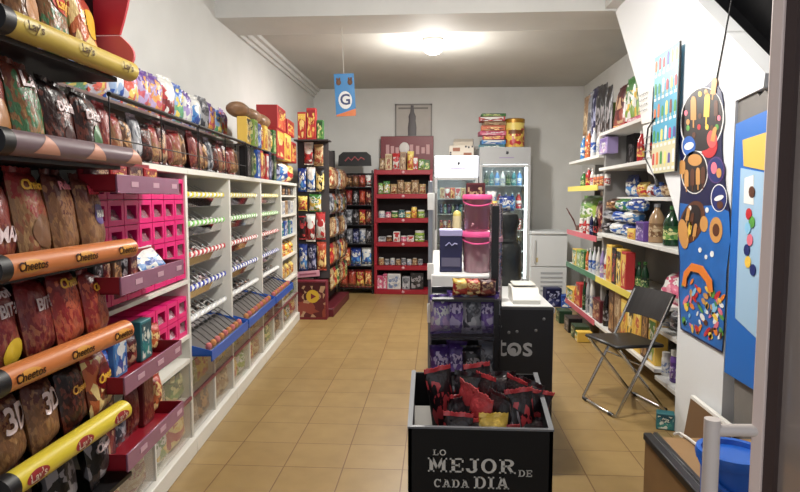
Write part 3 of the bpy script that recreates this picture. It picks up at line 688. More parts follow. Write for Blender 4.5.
for (z, colr, word, _), (ra, rb) in zip(RAILS, RYS):
    ra -= (RY0 + RY1) / 2; rb -= (RY0 + RY1) / 2
    MB().bx(-hl + .012, hl - .012, .02, .40, z - .045, z - .03).build('shelf', black_m, rack)
    rl = MB().tube([(ra, 0, z), (rb, 0, z)], .034, 20).build('price_rail', mat('rail ' + word + str(z), colr, .35), rack)
    MB().tube([(ra - .04, 0, z), (ra, 0, z)], .037, 20).build('end_cap', black_m, rl)
    for k in range(3):
        u = ra + (rb - ra) * (.12 + .38 * k)
        if word == 'Doritos':
            tri = strips([(-.024 + .052 * j / 10, .055 * (1 - j / 10) + .001) for j in range(11)], u + .06, z)
            tri.build('printed_crisp', mat('rail crisp print', S(205, 150, 128), .4), rl)
        else:
            cc = S(150, 40, 45) if word[0] == 'L' and z < 1 else (S(200, 178, 96) if word[0] == 'L' else S(214, 150, 62))
            n = 14
            strips([(.018 * math.sin(-1.5 + 3 * j / n), .046 * math.cos(-1.5 + 3 * j / n)) for j in range(n + 1)], u, z).build('logo_patch', mat('logo patch %s%.1f' % (word[0], z), cc, .4), rl)
            tm = text_mb(word, .034, .001, .02); tm.xf(lambda p: Vector((p.x + u, -math.sqrt(max(0, .0352 ** 2 - p.z * p.z)) - .0018, z + p.z)))
            tm.build('logo_lettering', mat('logo ink %s%.1f' % (word[0], z), S(235, 225, 205) if (word[0] == 'L' and z < 1) else (S(120, 92, 60) if word[0] == 'L' else S(70, 32, 20)), .4), rl, None)
tag(rack, 'black crisp rack with five coloured price rails close to the entrance', 'display rack')
# curved red side flag at the far end of the rack, above the first rail
def flag_pts(w0, w1, z0, z1): return [(-w0, z0)] + [(w1 * math.sin(math.pi * k / 10), z0 + (z1 - z0) * k / 10) for k in range(11)] + [(-w0, z1)]
fmid = (RY0 + RY1) / 2
flf = lambda u, v, q: (RY1 + .03 + q * .012 - fmid, .028 - u, v + 1.93)
fo = MB().prism(flag_pts(.12, .05, .04, .50), flf).build('header_flag', mat('flag red', S(200, 42, 58), .35), rack)
MB().prism(flag_pts(.12, .05, -.10, .036), flf).build('lower_lobe', mat('flag pink', S(214, 96, 104), .35), fo)
MB().bx(hl - .02, RY1 + .032 - fmid, .12, .14, 1.80, 2.3).build('flag_post', black_m, rack)
# crisp packets: four per shelf
def big_bag(y, z, w, h, d, look, where, logo=None, lcol=None, seed=0, rx=-.12, rz=None, patch=None, sub=None, x=RX - .05):
    o = thing('crisp_packet', (x - d / 2, y, z), R(90) + (rz or 0), rx)
    for n, me in bag_meshes(w, h, d, look, seed): link(n, me, o)
    pt = pillow(w, h, d, seed)
    def onbag(p, cx, cz):
        u = max(-.97, min(.97, (p.x + cx) / (w / 2))); v = max(-.96, min(.96, ((p.z + cz) / h - .06) / .88 * 2 - 1))
        q = pt(u, v, -1); return Vector((q[0], q[1] - .004 + p.y, q[2]))
    if patch:
        pc, pw, ph, pz = patch; n = 18; mb = MB(); vs = [(0, 0, 0)]
        for r_ in (.34, .67, 1): vs += [(pw / 2 * r_ * math.cos(2 * math.pi * j / n), 0, ph / 2 * r_ * math.sin(2 * math.pi * j / n)) for j in range(n)]
        fs = [(0, 1 + j, 1 + (j + 1) % n) for j in range(n)]
        for a in (0, 1): fs += [(1 + a * n + j, 1 + a * n + (j + 1) % n, 1 + (a + 1) * n + (j + 1) % n, 1 + (a + 1) * n + j) for j in range(n)]
        mb.add(vs, fs).xf(lambda p: onbag(p, 0, h * pz) + Vector((0, .002, 0))).build('logo_patch', mat('patch %d%d%d' % tuple(int(c * 99) for c in pc), pc, .35), o, 1)
    for k, (wd_, sz, zz, tc_, sh) in enumerate(logo or []):
        tm = text_mb(wd_, sz, .001, .025, shear=sh); tm.xf(lambda p: onbag(p, 0, h * zz) + Vector((0, -.0015, 0)))
        tm.build('logo_lettering', mat('letter %d%d%d' % tuple(int(c * 99) for c in tc_), tc_, .35), o, None)
    reg(o, 'crisp packet', LOOK[look][0], where, 'from the entrance', 'crisp packet'); return o
cw = S(225, 205, 205); yo = S(232, 180, 60); gold = S(214, 160, 70)
def shelfbags(z, where, specs):
    n = len(specs)
    for k, sp_ in enumerate(specs):
        y = RY0 + .11 + (L - .11) * (k + .5) / n
        big_bag(y, z - .028, sp_.get('w', .2) * .86, sp_.get('h', .285), sp_.get('d', .085), sp_['look'], where, sp_.get('logo'), None, k % 4, sp_.get('rx', -.14), sp_.get('rz', .25), sp_.get('patch'))
lays = [("Lay's", .062, .74, cw, .1)]; dor = [('Doritos', .043, .62, cw, 0)]; chee = [('Cheetos', .042, .8, yo, .2)]
shelfbags(1.843, 'on the top shelf of the crisp rack', [dict(look='chipsbrown', patch=(S(70, 50, 90), .07, .1, .5)), dict(look='chipsbrown', patch=(S(175, 120, 70), .1, .1, .4)), dict(look='chipsgreen', logo=[("Lay's", .05, .6, yo, 0)], patch=(S(190, 60, 40), .12, .06, .6)), dict(look='orange', patch=(yo, .09, .1, .55), d=.08)])
shelfbags(1.54, 'on the second shelf of the crisp rack', [dict(look='chips', logo=lays, h=.3, w=.23, patch=(S(168, 112, 60), .15, .09, .33)), dict(look='chipsgreen', logo=[("Lay's", .06, .76, cw, .1)]), dict(look='chipsdark', logo=dor, h=.26, w=.23, patch=(S(60, 18, 18), .1, .06, .3)), dict(look='chipsdark', logo=dor, h=.25, patch=(S(60, 105, 60), .07, .08, .35))])
shelfbags(1.22, 'on the third shelf of the crisp rack', [dict(look='chips', logo=[('MAX', .06, .35, cw, .2)]), dict(look='chipsclear', logo=chee, h=.3, w=.22, patch=(S(120, 85, 60), .13, .1, .35)), dict(look='chipsbrown', h=.3, logo=[('Ruffles', .038, .8, S(205, 120, 130), .2)]), dict(look='chipsbrown', h=.29, w=.21, logo=[('Ruffles', .042, .78, S(210, 60, 80), .2), ('HAM', .035, .5, W_, .1)], patch=(S(84, 66, 130), .09, .07, .5))])
shelfbags(.937, 'on the fourth shelf of the crisp rack', [dict(look='chips', logo=[('Dorit', .04, .84, cw, .1), ('BIT·S', .05, .66, S(190, 175, 175), .1)], h=.27, patch=(S(210, 180, 50), .12, .08, .22)), dict(look='chips', logo=[('BIT·S', .05, .66, S(190, 175, 175), .1)], h=.26), dict(look='chipsred', logo=chee, h=.27, w=.23), dict(look='chipsred', h=.25, d=.08, logo=[('Cheetos', .036, .72, yo, .2)])])
shelfbags(.661, 'on the fifth shelf of the crisp rack', [dict(look='chipsbrown', logo=[('3D', .10, .62, cw, .1)], h=.245), dict(look='chipsbrown', logo=[('3D', .09, .62, cw, .1)], h=.24), dict(look='chipsdark', logo=[('Cheetos', .036, .6, gold, .2)], h=.24), dict(look='orange', logo=[('Cheetos', .042, .55, yo, .2)], h=.25, w=.22, patch=(S(110, 20, 25), .15, .09, .55))])
shelfbags(.43, 'below the lowest rail of the crisp rack', [dict(look='chipsdark', h=.22), dict(look='black', h=.22), dict(look='black', h=.22, logo=[('Cheetos', .04, .6, cw, .2)])])
MB().bx(-hl + .012, hl - .012, .02, .40, .385, .4).build('shelf', black_m, rack)
# stray cartons at the rack's foot
# ================================================================== hanging stand at the end of the candy wall
ES = 6.82
st = thing('hanging_stand', (-1.36, 7.5, 0)); dk_ = mat('dark grey pegboard', S(58, 54, 56), .7)
MB().bx(-.24, .16, -.64, .62, 0, .1, bev=.006).build('base', mat('dark red enamel', S(92, 24, 34), .5), st)
MB().bx(-.24, .12, -.645, -.63, .46, 2.04).build('end_panel', mat('dark grey pegboard', S(58, 54, 56), .7), st)
MB().bx(-.06, -.03, -.62, .60, .1, 2.0).build('back_board', mat('dark grey pegboard', S(58, 54, 56), .7), st)
for y in (-.63, .6): MB().bx(-.07, -.02, y - .02, y + .02, .1, 2.02).build('post', wire, st)
for z in (.6, .92, 1.2, 1.48, 1.75): MB().tube([(.08, -.63, z), (.08, .6, z)], .006, 6).build('rail', wire, st)
MB().bx(-.25, .14, -.78, -.55, 2.03, 2.045).build('top_board', dk_, st)
tag(st, 'tall stand hung with snack packets between the candy wall and the back racks', 'display stand')
EP = ((0, 6.785, 0), (0, -1, 0)); SP = ((-1.25, 0, 0), (1, 0, 0))
def eitem(px0, px1, pyt, pyb, kind, look, pl, where, **k):
    z = 2.046 if pyb == 141 else onplane((px0 + px1) / 2, pyb, *pl).z
    return shelf_item(px0, px1, pyt, z, *pl, kind, look, where, 'from the candy wall', **k)
we = 'on the near end of the hanging stand'
for px0, px1, a, b, lk, kd in ((297, 306, 168, 192, 'blue', 'bag'), (306, 315, 167, 192, 'bluewhite', 'bag'), (315, 324, 168, 193, 'yellowblack', 'bag'), (297, 307, 196, 211, 'yellow', 'bag'), (308, 321, 194, 212, 'yellowgreen', 'bag'), (298, 306, 216, 240, 'blackred', 'bag'), (305, 315, 214, 242, 'redwhite', 'bag'), (315, 325, 212, 240, 'whitered', 'bag'), (298, 307, 244, 271, 'blue', 'bag'), (307, 316, 244, 271, 'navy', 'bag'), (316, 326, 242, 271, 'orange', 'bag'), (297, 306, 112, 141, 'redyellow', 'box'), (306, 316, 108, 141, 'red', 'box'), (316.5, 323, 120, 141, 'green', 'box'), (303, 313, 142, 165, 'redwhite', 'bag'), (313, 323, 144, 166, 'cream', 'bag')):
    eitem(px0, px1, a, b, kd, lk, EP, we, d=.07)
for k in range(7):
    for r_, (z, h, looks) in enumerate(((1.5, .25, ['cream', 'tan', 'chipsbrown', 'silver']), (1.2, .24, ['brown', 'silver', 'chipsgreen', 'black']), (.92, .24, ['silver', 'brown', 'tan', 'cream']), (.6, .26, ['tan', 'brown', 'silver', 'red']), (.3, .26, ['cream', 'red', 'green', 'brown']))):
        lk = looks[(k + r_) % 4]
        product('bag', lk, (.165, h, .07), (-1.24, 6.98 + .165 * k, z), R(90), f'on the {("top", "second", "third", "fourth", "bottom")[r_]} rail of the hanging stand', 'from the candy wall')
o = thing('price_strip', onplane(308, 274, (0, 6.80, 0), (0, 1, 0)))
MB().box((0, 0, 0), (.27, .012, .07), ry=-.09, bev=.002).build('strip', mat('pink price card', S(206, 150, 168), .4), o)
MB().box((0, -.007, 0), (.2, .002, .02), ry=-.09).build('marking', mat('price ink', S(150, 90, 110), .5), o)
tag(o, 'pink price strip on the near end of the hanging stand', 'price strip')
b0 = atZ(300, 326, 0)
o = thing('display_carton', (-1.43, 6.765, .0)); mdr = mat('carton crimson', S(112, 26, 44), .5)
MB().bx(-.18, .18, -.06, .06, 0, .45, bev=.004).build('body', mdr, o)
pp = MB().bx(-.165, .165, -.063, -.06, .03, .43).build('front_print', pm('maroon'), o)
n = 20; MB().add([(.02 + .075 * math.cos(2 * math.pi * j / n), -.0645, .27 + .075 * math.sin(2 * math.pi * j / n)) for j in range(n)], [tuple(range(n))]).build('yellow_disc', mat('carton yellow', S(205, 170, 50), .4), pp)
MB().add([(0, -.066, .235), (.06, -.066, .27), (0, -.066, .305)], [(0, 1, 2)]).build('arrow', mdr, pp)
tag(o, 'crimson display carton with a yellow disc at the foot of the hanging stand', 'carton')

# ================================================================== back wall racks
BY = 8.56
red_e = mat('red enamel', S(142, 16, 34), .4); dk = mat('dark rack back', S(38, 30, 32), .7)
xa, xb = atY(374, 200, BY).x, atY(432.5, 200, BY).x; cx = (xa + xb) / 2; w = xb - xa
rr = thing('red_shelf_rack', (cx, BY, 0)); zs = [atY(403, py, BY).z for py in (170.7, 194.7, 218.9, 242.8, 266.4, 290.5)]
MB().bx(-w / 2 + .02, w / 2 - .02, .33, .345, 0, zs[0]).build('back_board', dk, rr)
for s in (-1, 1):
    MB().bx(s * (w / 2 - .04), s * w / 2, 0, .04, 0, zs[0] + .02).build('post', red_e, rr); MB().bx(s * (w / 2 - .03), s * w / 2, .31, .345, 0, zs[0]).build('post', red_e, rr)
for k, z in enumerate(zs):
    sh = MB().bx(-w / 2 + .02, w / 2 - .02, -.01, .33, z - .055, z + .012, bev=.004).build('shelf', red_e, rr)
    MB().ball((0, -.014, z - .02), (.022, .006, .02), 12, 6).build('badge', mat('pale badge', S(200, 150, 155), .4), sh)
zt, zb = atY(403, 134, BY).z, atY(403, 157, BY).z
hd = MB().bx(-w / 2 + .07, w / 2 + .01, .30, .33, zs[0], zt, bev=.004).build('header_board', mat('header maroon', S(108, 18, 30), .45), rr)
hmat = mat('header print', S(185, 140, 140), .5)
for k, x in enumerate((-.27, -.2, -.13, .08, .17, .25, .32)): MB().bx(x, x + .05, .297, .30, zb + .06 + .01 * (k % 2), zb + .2 - .02 * (k % 3), bev=.001).build('pale_figure_print', hmat, hd)
MB().ball((0, .297, zb + .15), (.075, .006, .085), 16, 8).build('pale_disc', mat('header disc', S(205, 200, 196), .5), hd)
tag(rr, 'tall red shelf rack with a maroon header against the back wall', 'shelf rack')
rows = [[(379, 385, 158, 'tan'), (385, 392, 154, 'cream'), (392, 400, 153, 'whitered'), (400, 406, 152, 'tan'), (407, 414, 151, 'yellow'), (413, 418, 157, 'redwhite'), (418, 425, 159, 'lime'), (424, 430, 160, 'green')],
        [(378, 383, 183, 'lime'), (383, 390, 181, 'yellowgreen'), (390, 397, 184, 'cream'), (397, 404, 180, 'tan'), (404, 411, 182, 'cream'), (411, 419, 180, 'tan'), (419, 426, 184, 'cream')],
        [(378, 385, 211, 'white'), (385, 391, 212, 'pink'), (391, 398, 211, 'green'), (398, 405, 210, 'teal'), (405, 411, 211, 'yellowgreen'), (411, 417, 207, 'yellow'), (417, 425, 210, 'lime')],
        [(378, 386, 237, 'silver'), (386, 392, 236, 'brown'), (393, 400, 232, 'whitered'), (400, 407, 236, 'pink'), (407, 414, 236, 'whitered'), (414, 425, 231, 'lime')],
        [(378, 384, 258, 'cream')] + [(384 + 5.6 * k, 389.4 + 5.6 * k, 259.5 - (k % 2), ('silver', 'white', 'tan')[k % 3]) for k in range(7)],
        [(377, 383, 276, 'pink'), (383, 387, 274, 'pink'), (387, 401, 274, 'white'), (402, 410, 277, 'silver'), (410, 424, 273, 'black')]]
rn_ = ('top', 'second', 'third', 'fourth', 'fifth', 'bottom')
kd_ = [['bag', 'box'], ['bag'], ['jar', 'can'], ['box', 'jar'], ['can'], ['box']]
for k, row in enumerate(rows):
    for j, (a, b, p, lk) in enumerate(row):
        shelf_item(a, b, p, zs[k] + .012, (0, BY + .03, 0), (0, -1, 0), kd_[k][j % len(kd_[k])], lk, f'on the {rn_[k]} shelf of the red rack', 'from the wire rack', d=.14, maxh=.3)
# framed bottle picture above the red rack
p0, p1 = atY(395, 104, YB - .02), atY(432, 137, YB - .02)
pf = thing('framed_picture', ((p0.x + p1.x) / 2, YB - .004, (p0.z + p1.z) / 2)); a, b = (p1.x - p0.x) / 2, (p0.z - p1.z) / 2
fr = MB()
for s in (-1, 1): fr.bx(s * a, s * (a - .02), -.02, 0, -b, b); fr.bx(-a, a, -.02, 0, s * b, s * (b - .02))
fr.build('frame', mat('grey picture frame', S(118, 114, 110), .5), pf)
MB().bx(-a + .02, a - .02, -.008, 0, -b + .02, b - .02).build('print', mat('pale picture', S(176, 170, 164), .6, noise=.06), pf)
MB().lathe([(.06, -.24), (.064, -.1), (.05, 0), (.055, .06), (.03, .12), (.022, .19), (.022, .22), (0, .22)], (-.02, -.012, 0), 12, 1, .08).build('bottle_print', mat('bottle print grey', S(84, 78, 80), .5), pf)
MB().bx(-a + .05, a - .06, -.0095, -.008, b - .075, b - .05).build('caption_bar', mat('caption grey', S(120, 116, 112), .6), pf)
tag(pf, 'grey framed picture of a bottle on the back wall above the red rack', 'picture')
# black wire rack beside it
bx0, bx1 = atY(337, 200, BY).x, atY(373, 200, BY).x; w2 = bx1 - bx0; c2 = (bx0 + bx1) / 2
wr = thing('wire_snack_rack', (c2, BY, 0))
for s in (-1, 1):
    for y in (.02, .3): MB().bx(s * (w2 / 2 - .012) - .01, s * (w2 / 2 - .012) + .01, y - .01, y + .01, 0, 1.78).build('post', black_m, wr)
MB().bx(-w2 / 2, w2 / 2, .3, .31, .1, 1.75).build('back_panel', dk, wr)
wz = [atY(356, py, BY).z for py in (187, 205, 225, 244, 266, 288)]
for k, z in enumerate(wz):
    MB().bx(-w2 / 2, w2 / 2, 0, .3, z - .012, z).build('shelf', black_m, wr)
    g = MB()
    for y in (.06, .03): g.tube([(-w2 / 2, -.005, z + y), (w2 / 2, -.005, z + y)], .004, 6)
    for j in range(7): g.tube([(-w2 / 2 + w2 * j / 6, -.005, z - .01), (-w2 / 2 + w2 * j / 6, -.005, z + .06)], .003, 6)
    g.build('wire_front', mat('dull brass wire', S(96, 84, 56), .4, .6) if k > 3 else black_m, wr)
zh0, zh1 = atY(356, 166, BY).z, atY(356, 152, BY).z
hd2 = MB(); rr_ = [(-w2 / 2 + .02, zh0), (w2 / 2 - .02, zh0), (w2 / 2 - .03, zh1 - .05), (w2 / 2 - .09, zh1), (-w2 / 2 + .09, zh1), (-w2 / 2 + .03, zh1 - .05)]
hd2.prism(rr_, lambda u, v, q: (u, .0 + .02 * q, v)); hb = hd2.build('header_board', mat('header black', S(26, 26, 28), .4), wr, None)
hs = MB(); hs.tube([(-.14, -.004, zh0 + .07), (-.09, -.004, zh0 + .12), (-.05, -.004, zh0 + .08), (0, -.004, zh0 + .13), (.05, -.004, zh0 + .08), (.09, -.004, zh0 + .12), (.14, -.004, zh0 + .09)], .012, 6)
hs.build('red_emblem', mat('header emblem', S(150, 80, 84), .5), hb)
tag(wr, 'black wire rack with a rounded black header against the back wall', 'display rack')
wl = [['tan', 'brown', 'chipsbrown', 'chipsred', 'redwhite'], ['brown', 'chips', 'black', 'chipsred', 'maroon'], ['black', 'silver', 'black', 'red', 'maroon'], ['black', 'silver', 'navy', 'white', 'black'], ['orange', 'blue', 'bluewhite'], ['chipsred', 'chipsred', 'red', 'orange']]
for k, row in enumerate(wl):
    n = len(row); top = [.17, .22, .22, .22, .26, .26][k]
    for j, lk in enumerate(row):
        ww = (w2 - .04) / n
        product('bag', lk, (ww * .96, top, .09), (c2 - w2 / 2 + .02 + ww * (j + .5), BY + .06, wz[k] + .002), 0, f'on the {rn_[k]} tier of the black wire rack', 'from the hanging stand', rx=-.1)
# ================================================================== fridges and freezer
fr_w = mat('fridge white', S(206, 208, 210), .4); fr_g = mat('fridge grey', S(176, 178, 180), .45); fr_in = mat('fridge liner', S(205, 208, 208), .5)
lit = mat('lit sign', (.9, .93, 1.0), .5, emis=.9); led = mat('led strip', (.95, 1, 1), .5, emis=9)
glass = clear('fridge glass', tint=(.9, .95, .94), gloss=.1)
ink = mat('dark ink', S(40, 38, 48), .5); inkg = mat('grey lilac ink', S(150, 135, 175), .5)
def fridge(name, px0, px1, pyt, pyh, Y, hdr, label, bright, shelves_px):
    x0, x1 = atY(px0, 200, Y).x, atY(px1, 200, Y).x; w = x1 - x0; c = (x0 + x1) / 2; zt = atY(c, pyt, Y).z; zh = atY(c, pyh, Y).z; D = .6; T = .035
    t = thing(name, (c, Y, 0)); hw = w / 2
    for s in (-1, 1): MB().bx(s * (hw - T), s * hw, 0, D, .12, zh, bev=.004).build('side_wall', fr_w, t)
    MB().bx(-hw + T, hw - T, D - .03, D, .12, zh).build('back_wall', fr_in, t)
    MB().bx(-hw, hw, 0, D, 0, .14, bev=.004).build('plinth', fr_g, t)
    MB().bx(-hw, hw, .02, D, zh, zt, bev=.006).build('top_housing', fr_w, t)
    hd = MB().bx(-hw, hw, -.01, .02, zh, zt, bev=.004).build('header_panel', hdr, t)
    z = (zh + zt) / 2; lg = MB(); lg.prism([(-.02, -.01), (0, -.02), (.02, -.005), (.012, .03), (0, .02), (-.012, .03)], lambda u, v, q: (u + .03, -.0105 - .001 * q, v + z + .035)); lg.build('emblem', ink, hd, None)
    MB().bx(-.08, .12, -.0112, -.0102, z - .035, z - .022).build('lettering_line', inkg, hd)
    df = MB(); f = .04
    df.bx(-hw, -hw + f, -.03, 0, .15, zh - .01, bev=.004); df.bx(hw - f, hw, -.03, 0, .15, zh - .01, bev=.004); df.bx(-hw + f, hw - f, -.03, 0, zh - f, zh - .01); df.bx(-hw + f, hw - f, -.03, 0, .15, .2)
    dr = df.build('door', fr_g, t); MB().bx(-hw + f, hw - f, -.018, -.012, .2, zh - f).build('glass_pane', glass, dr)
    MB().tube([(-hw + .02, -.03, .95), (-hw + .02, -.07, 1.0), (-hw + .02, -.07, 1.4), (-hw + .02, -.03, 1.45)], .009).build('handle', steel, dr)
    MB().bx(hw - T - .035, hw - T - .01, .0, .03, .25, zh - .03).build('light_strip', led if bright else fr_in, t)
    MB().bx(-hw + T + .02, hw - T - .02, .02, .06, zh - .03, zh - .012).build('light_strip', led, t)
    for p in shelves_px:
        MB().bx(-hw + T, hw - T, .05, D - .03, atY(c, p, Y + .1).z - .012, atY(c, p, Y + .1).z).build('shelf', mat('fridge wire', S(190, 192, 192), .35, .3), t)
    tag(t, label, 'fridge'); return c, hw, [atY(c, p, Y + .1).z for p in shelves_px]
FY = 8.36
c1, h1, z1 = fridge('drinks_fridge', 434.5, 478, 157.5, 178, FY, lit, 'glass-door drinks fridge with a lit white header beside the red rack', False, (198.5, 213, 228, 243, 258))
c2, h2, z2 = fridge('drinks_fridge', 479, 530, 149.5, 166, FY - .02, mat('header grey', S(170, 172, 174), .45), 'tall glass-door drinks fridge with a grey header, beside the low freezer', True, (186, 208, 228, 248, 268))
nm = ('top', 'second', 'third', 'fourth', 'fifth')
def frow(c, hw, z, k, which, kind, looks, n, h, nlab):
    ww = (hw * 2 - .16) / n
    for j in range(n):
        product(kind, looks[j % len(looks)], (ww * .9, h, ww * .9), (c - hw + .08 + ww * (j + .5) - .01, FY + .14, z + .001), 0, f'on the {nm[k]} shelf of the {which}', 'from the left', cap='white' if kind == 'bottle' else 'silver', noun=nlab)
for k, (kd, lk, n, h) in enumerate((('box', ['cream', 'redwhite', 'orange', 'whitered', 'cream', 'white'], 6, .15), ('can', ['navy', 'teal', 'navy', 'darkgreen'], 8, .13), ('can', ['red', 'redwhite', 'red', 'maroon'], 8, .13), ('can', ['darkgreen', 'green', 'blue'], 8, .13), ('bottle', ['darkgreen', 'black'], 7, .17))):
    frow(c1, h1, z1[k], k, 'lit-header fridge', kd, lk, n, h, None)
for k, (kd, lk, n, h) in enumerate((('bottle', ['darkgreen', 'teal', 'bluewhite', 'white'], 7, .2), ('bottle', ['blue', 'bluewhite', 'redwhite'], 6, .22), ('can', ['redwhite', 'whitered', 'red'], 7, .15), ('bottle', ['black', 'maroon', 'white'], 7, .2), ('bottle', ['blackred', 'black'], 7, .2))):
    frow(c2, h2, z2[k], k, 'grey-header fridge', kd, lk, n, h, None)
# things on top of the fridges
o = thing('pet_food_carton', (c1 + .08, FY + .18, atY(456, 157.5, FY).z + .002), R(-6)); zt = o.location.z
bw = .34; MB().bx(-bw / 2, bw / 2, -.09, .09, 0, .17, bev=.004).build('body', mat('carton cream', S(205, 196, 182), .5), o)
pr = MB().box((.02, .02, .215), (bw * .8, .16, .07), rx=.35, bev=.004).build('open_flap', mat('carton cream', S(205, 196, 182), .5), o)
pp = MB(); pp.bx(-.12, -.02, -.092, -.09, .09, .14); pp.bx(.03, .14, -.092, -.09, .03, .07); pp.build('brown_print', mat('carton print brown', S(140, 80, 50), .5), o)
pk = MB()
for x, z in ((-.15, .03), (-.15, .06), (.06, .14), (.1, .13), (.15, .14)): pk.bx(x - .012, x + .012, -.092, -.09, z, z + .025)
pk.build('black_print', ink, o); tag(o, 'cream carton with brown and black print on top of the lit-header fridge', 'carton')
zt = atY(500, 149.5, FY).z; cols = [('teal', .07), ('bluewhite', .06), ('red', .055), ('pink', .06), ('orange', .07), ('tan', .05), ('redwhite', .06), ('green', .04)]
z = zt + .002
for k, (lk, h) in enumerate(cols):
    product('box', lk, (.36 - .03 * (k % 3), h, .22), (atY(493 + (k % 3), 120, FY).x, FY + .16, z), R((-4, 3, -7, 5, -2, 6, -5, 2)[k]), 'in the pile on the grey-header fridge', 'counting up'); z += h + .004
zc = (zt, (atY(516, 118, FY).z - zt)); o = thing('yellow_tin', (atY(516, 130, FY).x, FY + .14, zt + .002)); H = zc[1]; r = .135
MB().lathe([(r * .97, 0), (r, .02), (r, H - .06), (r * .97, H - .05)], n=24).build('body', pm('yellow'), o)
MB().lathe([(r * 1.02, H - .06), (r * 1.03, H - .01), (r * .95, H), (0, H)], n=24).build('lid', mat('tin lid gold', S(160, 116, 30), .35, .4), o)
lb = MB(); lb.add([(r * 1.005 * math.sin(a), -r * 1.005 * math.cos(a), zz) for zz in (H * .5, H * .62) for a in [-.8 + 1.6 * k / 8 for k in range(9)]], [(k, k + 1, k + 10, k + 9) for k in range(8)]); lb.build('lettering_band', mat('tin ink brown', S(110, 62, 20), .5), o)
tag(o, 'large yellow tin with a gold lid on the grey-header fridge', 'tin')
# low white freezer
x0, x1 = atY(530.5, 260, 8.18).x, atY(567.5, 260, 8.18).x; zt = atY(548, 231.5, 8.18).z; w = x1 - x0; hw = w / 2
o = thing('chest_freezer', ((x0 + x1) / 2, 8.18, 0)); fz = mat('freezer white', S(206, 210, 212), .35)
MB().bx(-hw, hw, .03, .6, 0, zt - .05, bev=.008).build('body', fz, o)
MB().bx(-hw - .005, hw + .005, -.01, .62, zt - .045, zt, bev=.012).build('lid', fz, o)
dr = MB().bx(-hw + .005, hw - .005, 0, .028, .46, zt - .055, bev=.006).build('door', fz, o)
MB().bx(-hw + .05, -hw + .07, -.022, 0, .5, zt - .12, bev=.004).build('handle', mat('freezer handle', S(170, 172, 172), .4), dr)
MB().bx(-hw + .06, -hw + .10, -.004, 0, .52, .58).build('yellow_sticker', mat('freezer sticker', S(200, 180, 130), .5), dr)
MB().bx(-hw + .005, hw - .005, .005, .028, .03, .45, bev=.006).build('lower_panel', fz, o)
gr = MB()
for k in range(5): gr.bx(-hw + .14, hw - .06, .0, .006, .12 + .06 * k, .145 + .06 * k)
gr.build('vent_grille', mat('freezer vent', S(160, 164, 168), .5), o)
tag(o, 'low white freezer between the tall fridge and the far shelves', 'freezer')
product('box', 'navy', (.2, .24, .16), (atY(552, 300, 7.75).x, 7.75, .002), .1, 'on the floor before the white freezer', '')
product('box', 'blue', (.16, .16, .14), (atY(561, 300, 7.7).x + .08, 7.68, .002), -.2, 'on the floor before the white freezer', '')

# ================================================================== counter
cw_ = mat('counter white', S(208, 208, 206), .4, noise=.05); cblk = mat('counter black', S(20, 20, 23), .4)
ct = thing('shop_counter', (.28, 3.9, 0))
MB().bx(-.285, .30, -.90, .95, .0, .82, bev=.004).build('cabinet', cw_, ct)
MB().bx(-.29, .31, -.905, .96, .82, .85, bev=.004).build('worktop', cw_, ct)
MB().bx(-.31, .04, -.72, .8, .85, .985, bev=.006).build('raised_ledge', cw_, ct)
tag(ct, 'white shop counter with a raised ledge in the middle of the shop', 'counter')
P3 = 2.97; x1 = atY(553, 330, P3).x; zt = atY(530, 307, P3).z
bd = thing('black_display_board', (.3, P3, 0)); MB().bx(-.3, x1 - .3, -.012, .012, 0, zt, bev=.003).build('board', cblk, bd)
MB().bx(-.3, x1 - .3, -.014, .014, zt - .012, zt).build('edge_strip', mat('board edge grey', S(70, 70, 72), .4), bd)
tp = atY(515, 351, P3 - .015); lw = text_mb('tos', .14, .002, .012)
lw.xf(lambda p: p + Vector((tp.x - .3, -.0135, tp.z + .018))).build('lettering', mat('board lettering', S(190, 188, 186), .5), bd, None)
MB().add([(tp.x - .3 - .01 + (.016 if j % 2 else .016) * math.cos(j * .5236), -.016, tp.z + .0 + .016 * math.sin(j * .5236)) for j in range(12)], [tuple(range(12))]).build('letter_dot', mat('board lettering', S(190, 188, 186), .5), bd)
sp = MB(); rn = random.Random(4)
for k in range(5): sp.ball((rn.uniform(.0, .25), -.0125, rn.uniform(.72, .82)), (.008, .002, .008), 8, 4)
sp.build('specks', mat('board specks', S(120, 118, 116), .5), bd)
tag(bd, 'black board with pale lettering standing against the counter front', 'board')
# stand with purple chocolate bags in front of the counter
sx0, sx1 = atY(431, 330, 2.72).x, atY(499, 330, 2.72).x; sc = (sx0 + sx1) / 2; sw2 = (sx1 - sx0) / 2
cs = thing('chocolate_stand', (sc, 2.72, 0))
SZ = (.25, .52, .76)
MB().bx(-sw2, sw2, 0, .22, 0, .1, bev=.004).build('base', cblk, cs)
MB().bx(-sw2, sw2, .205, .22, .1, .96).build('back_panel', cblk, cs)
for s in (-1, 1):
    MB().bx(s * sw2 - (.004 if s < 0 else 0), s * sw2 + (0 if s < 0 else .004), 0, .2, .1, .93).build('clear_side', clear('stand acrylic', tint=(.92, .9, .95), gloss=.15, body=.06, bodycol=(.4, .38, .42), fres=.5), cs)
zp = atY(495, 206, 2.86).z
for y in (.03, .19): MB().bx(sw2 - .022, sw2 + .012, y - .015, y + .015, .1, zp if y > .1 else .93).build('post', cblk, cs)
for z in SZ + (.935,):
    MB().bx(-sw2 + .004, sw2 - .02, .0, .205, z - .012, z).build('shelf', cblk, cs)
    if z < .9: MB().bx(-sw2, sw2 - .02, -.006, -.002, z - .012, z + .055).build('clear_lip', clear('stand acrylic', gloss=.2), cs)
tag(cs, 'black stand of purple chocolate bags between the bin and the counter', 'display stand')
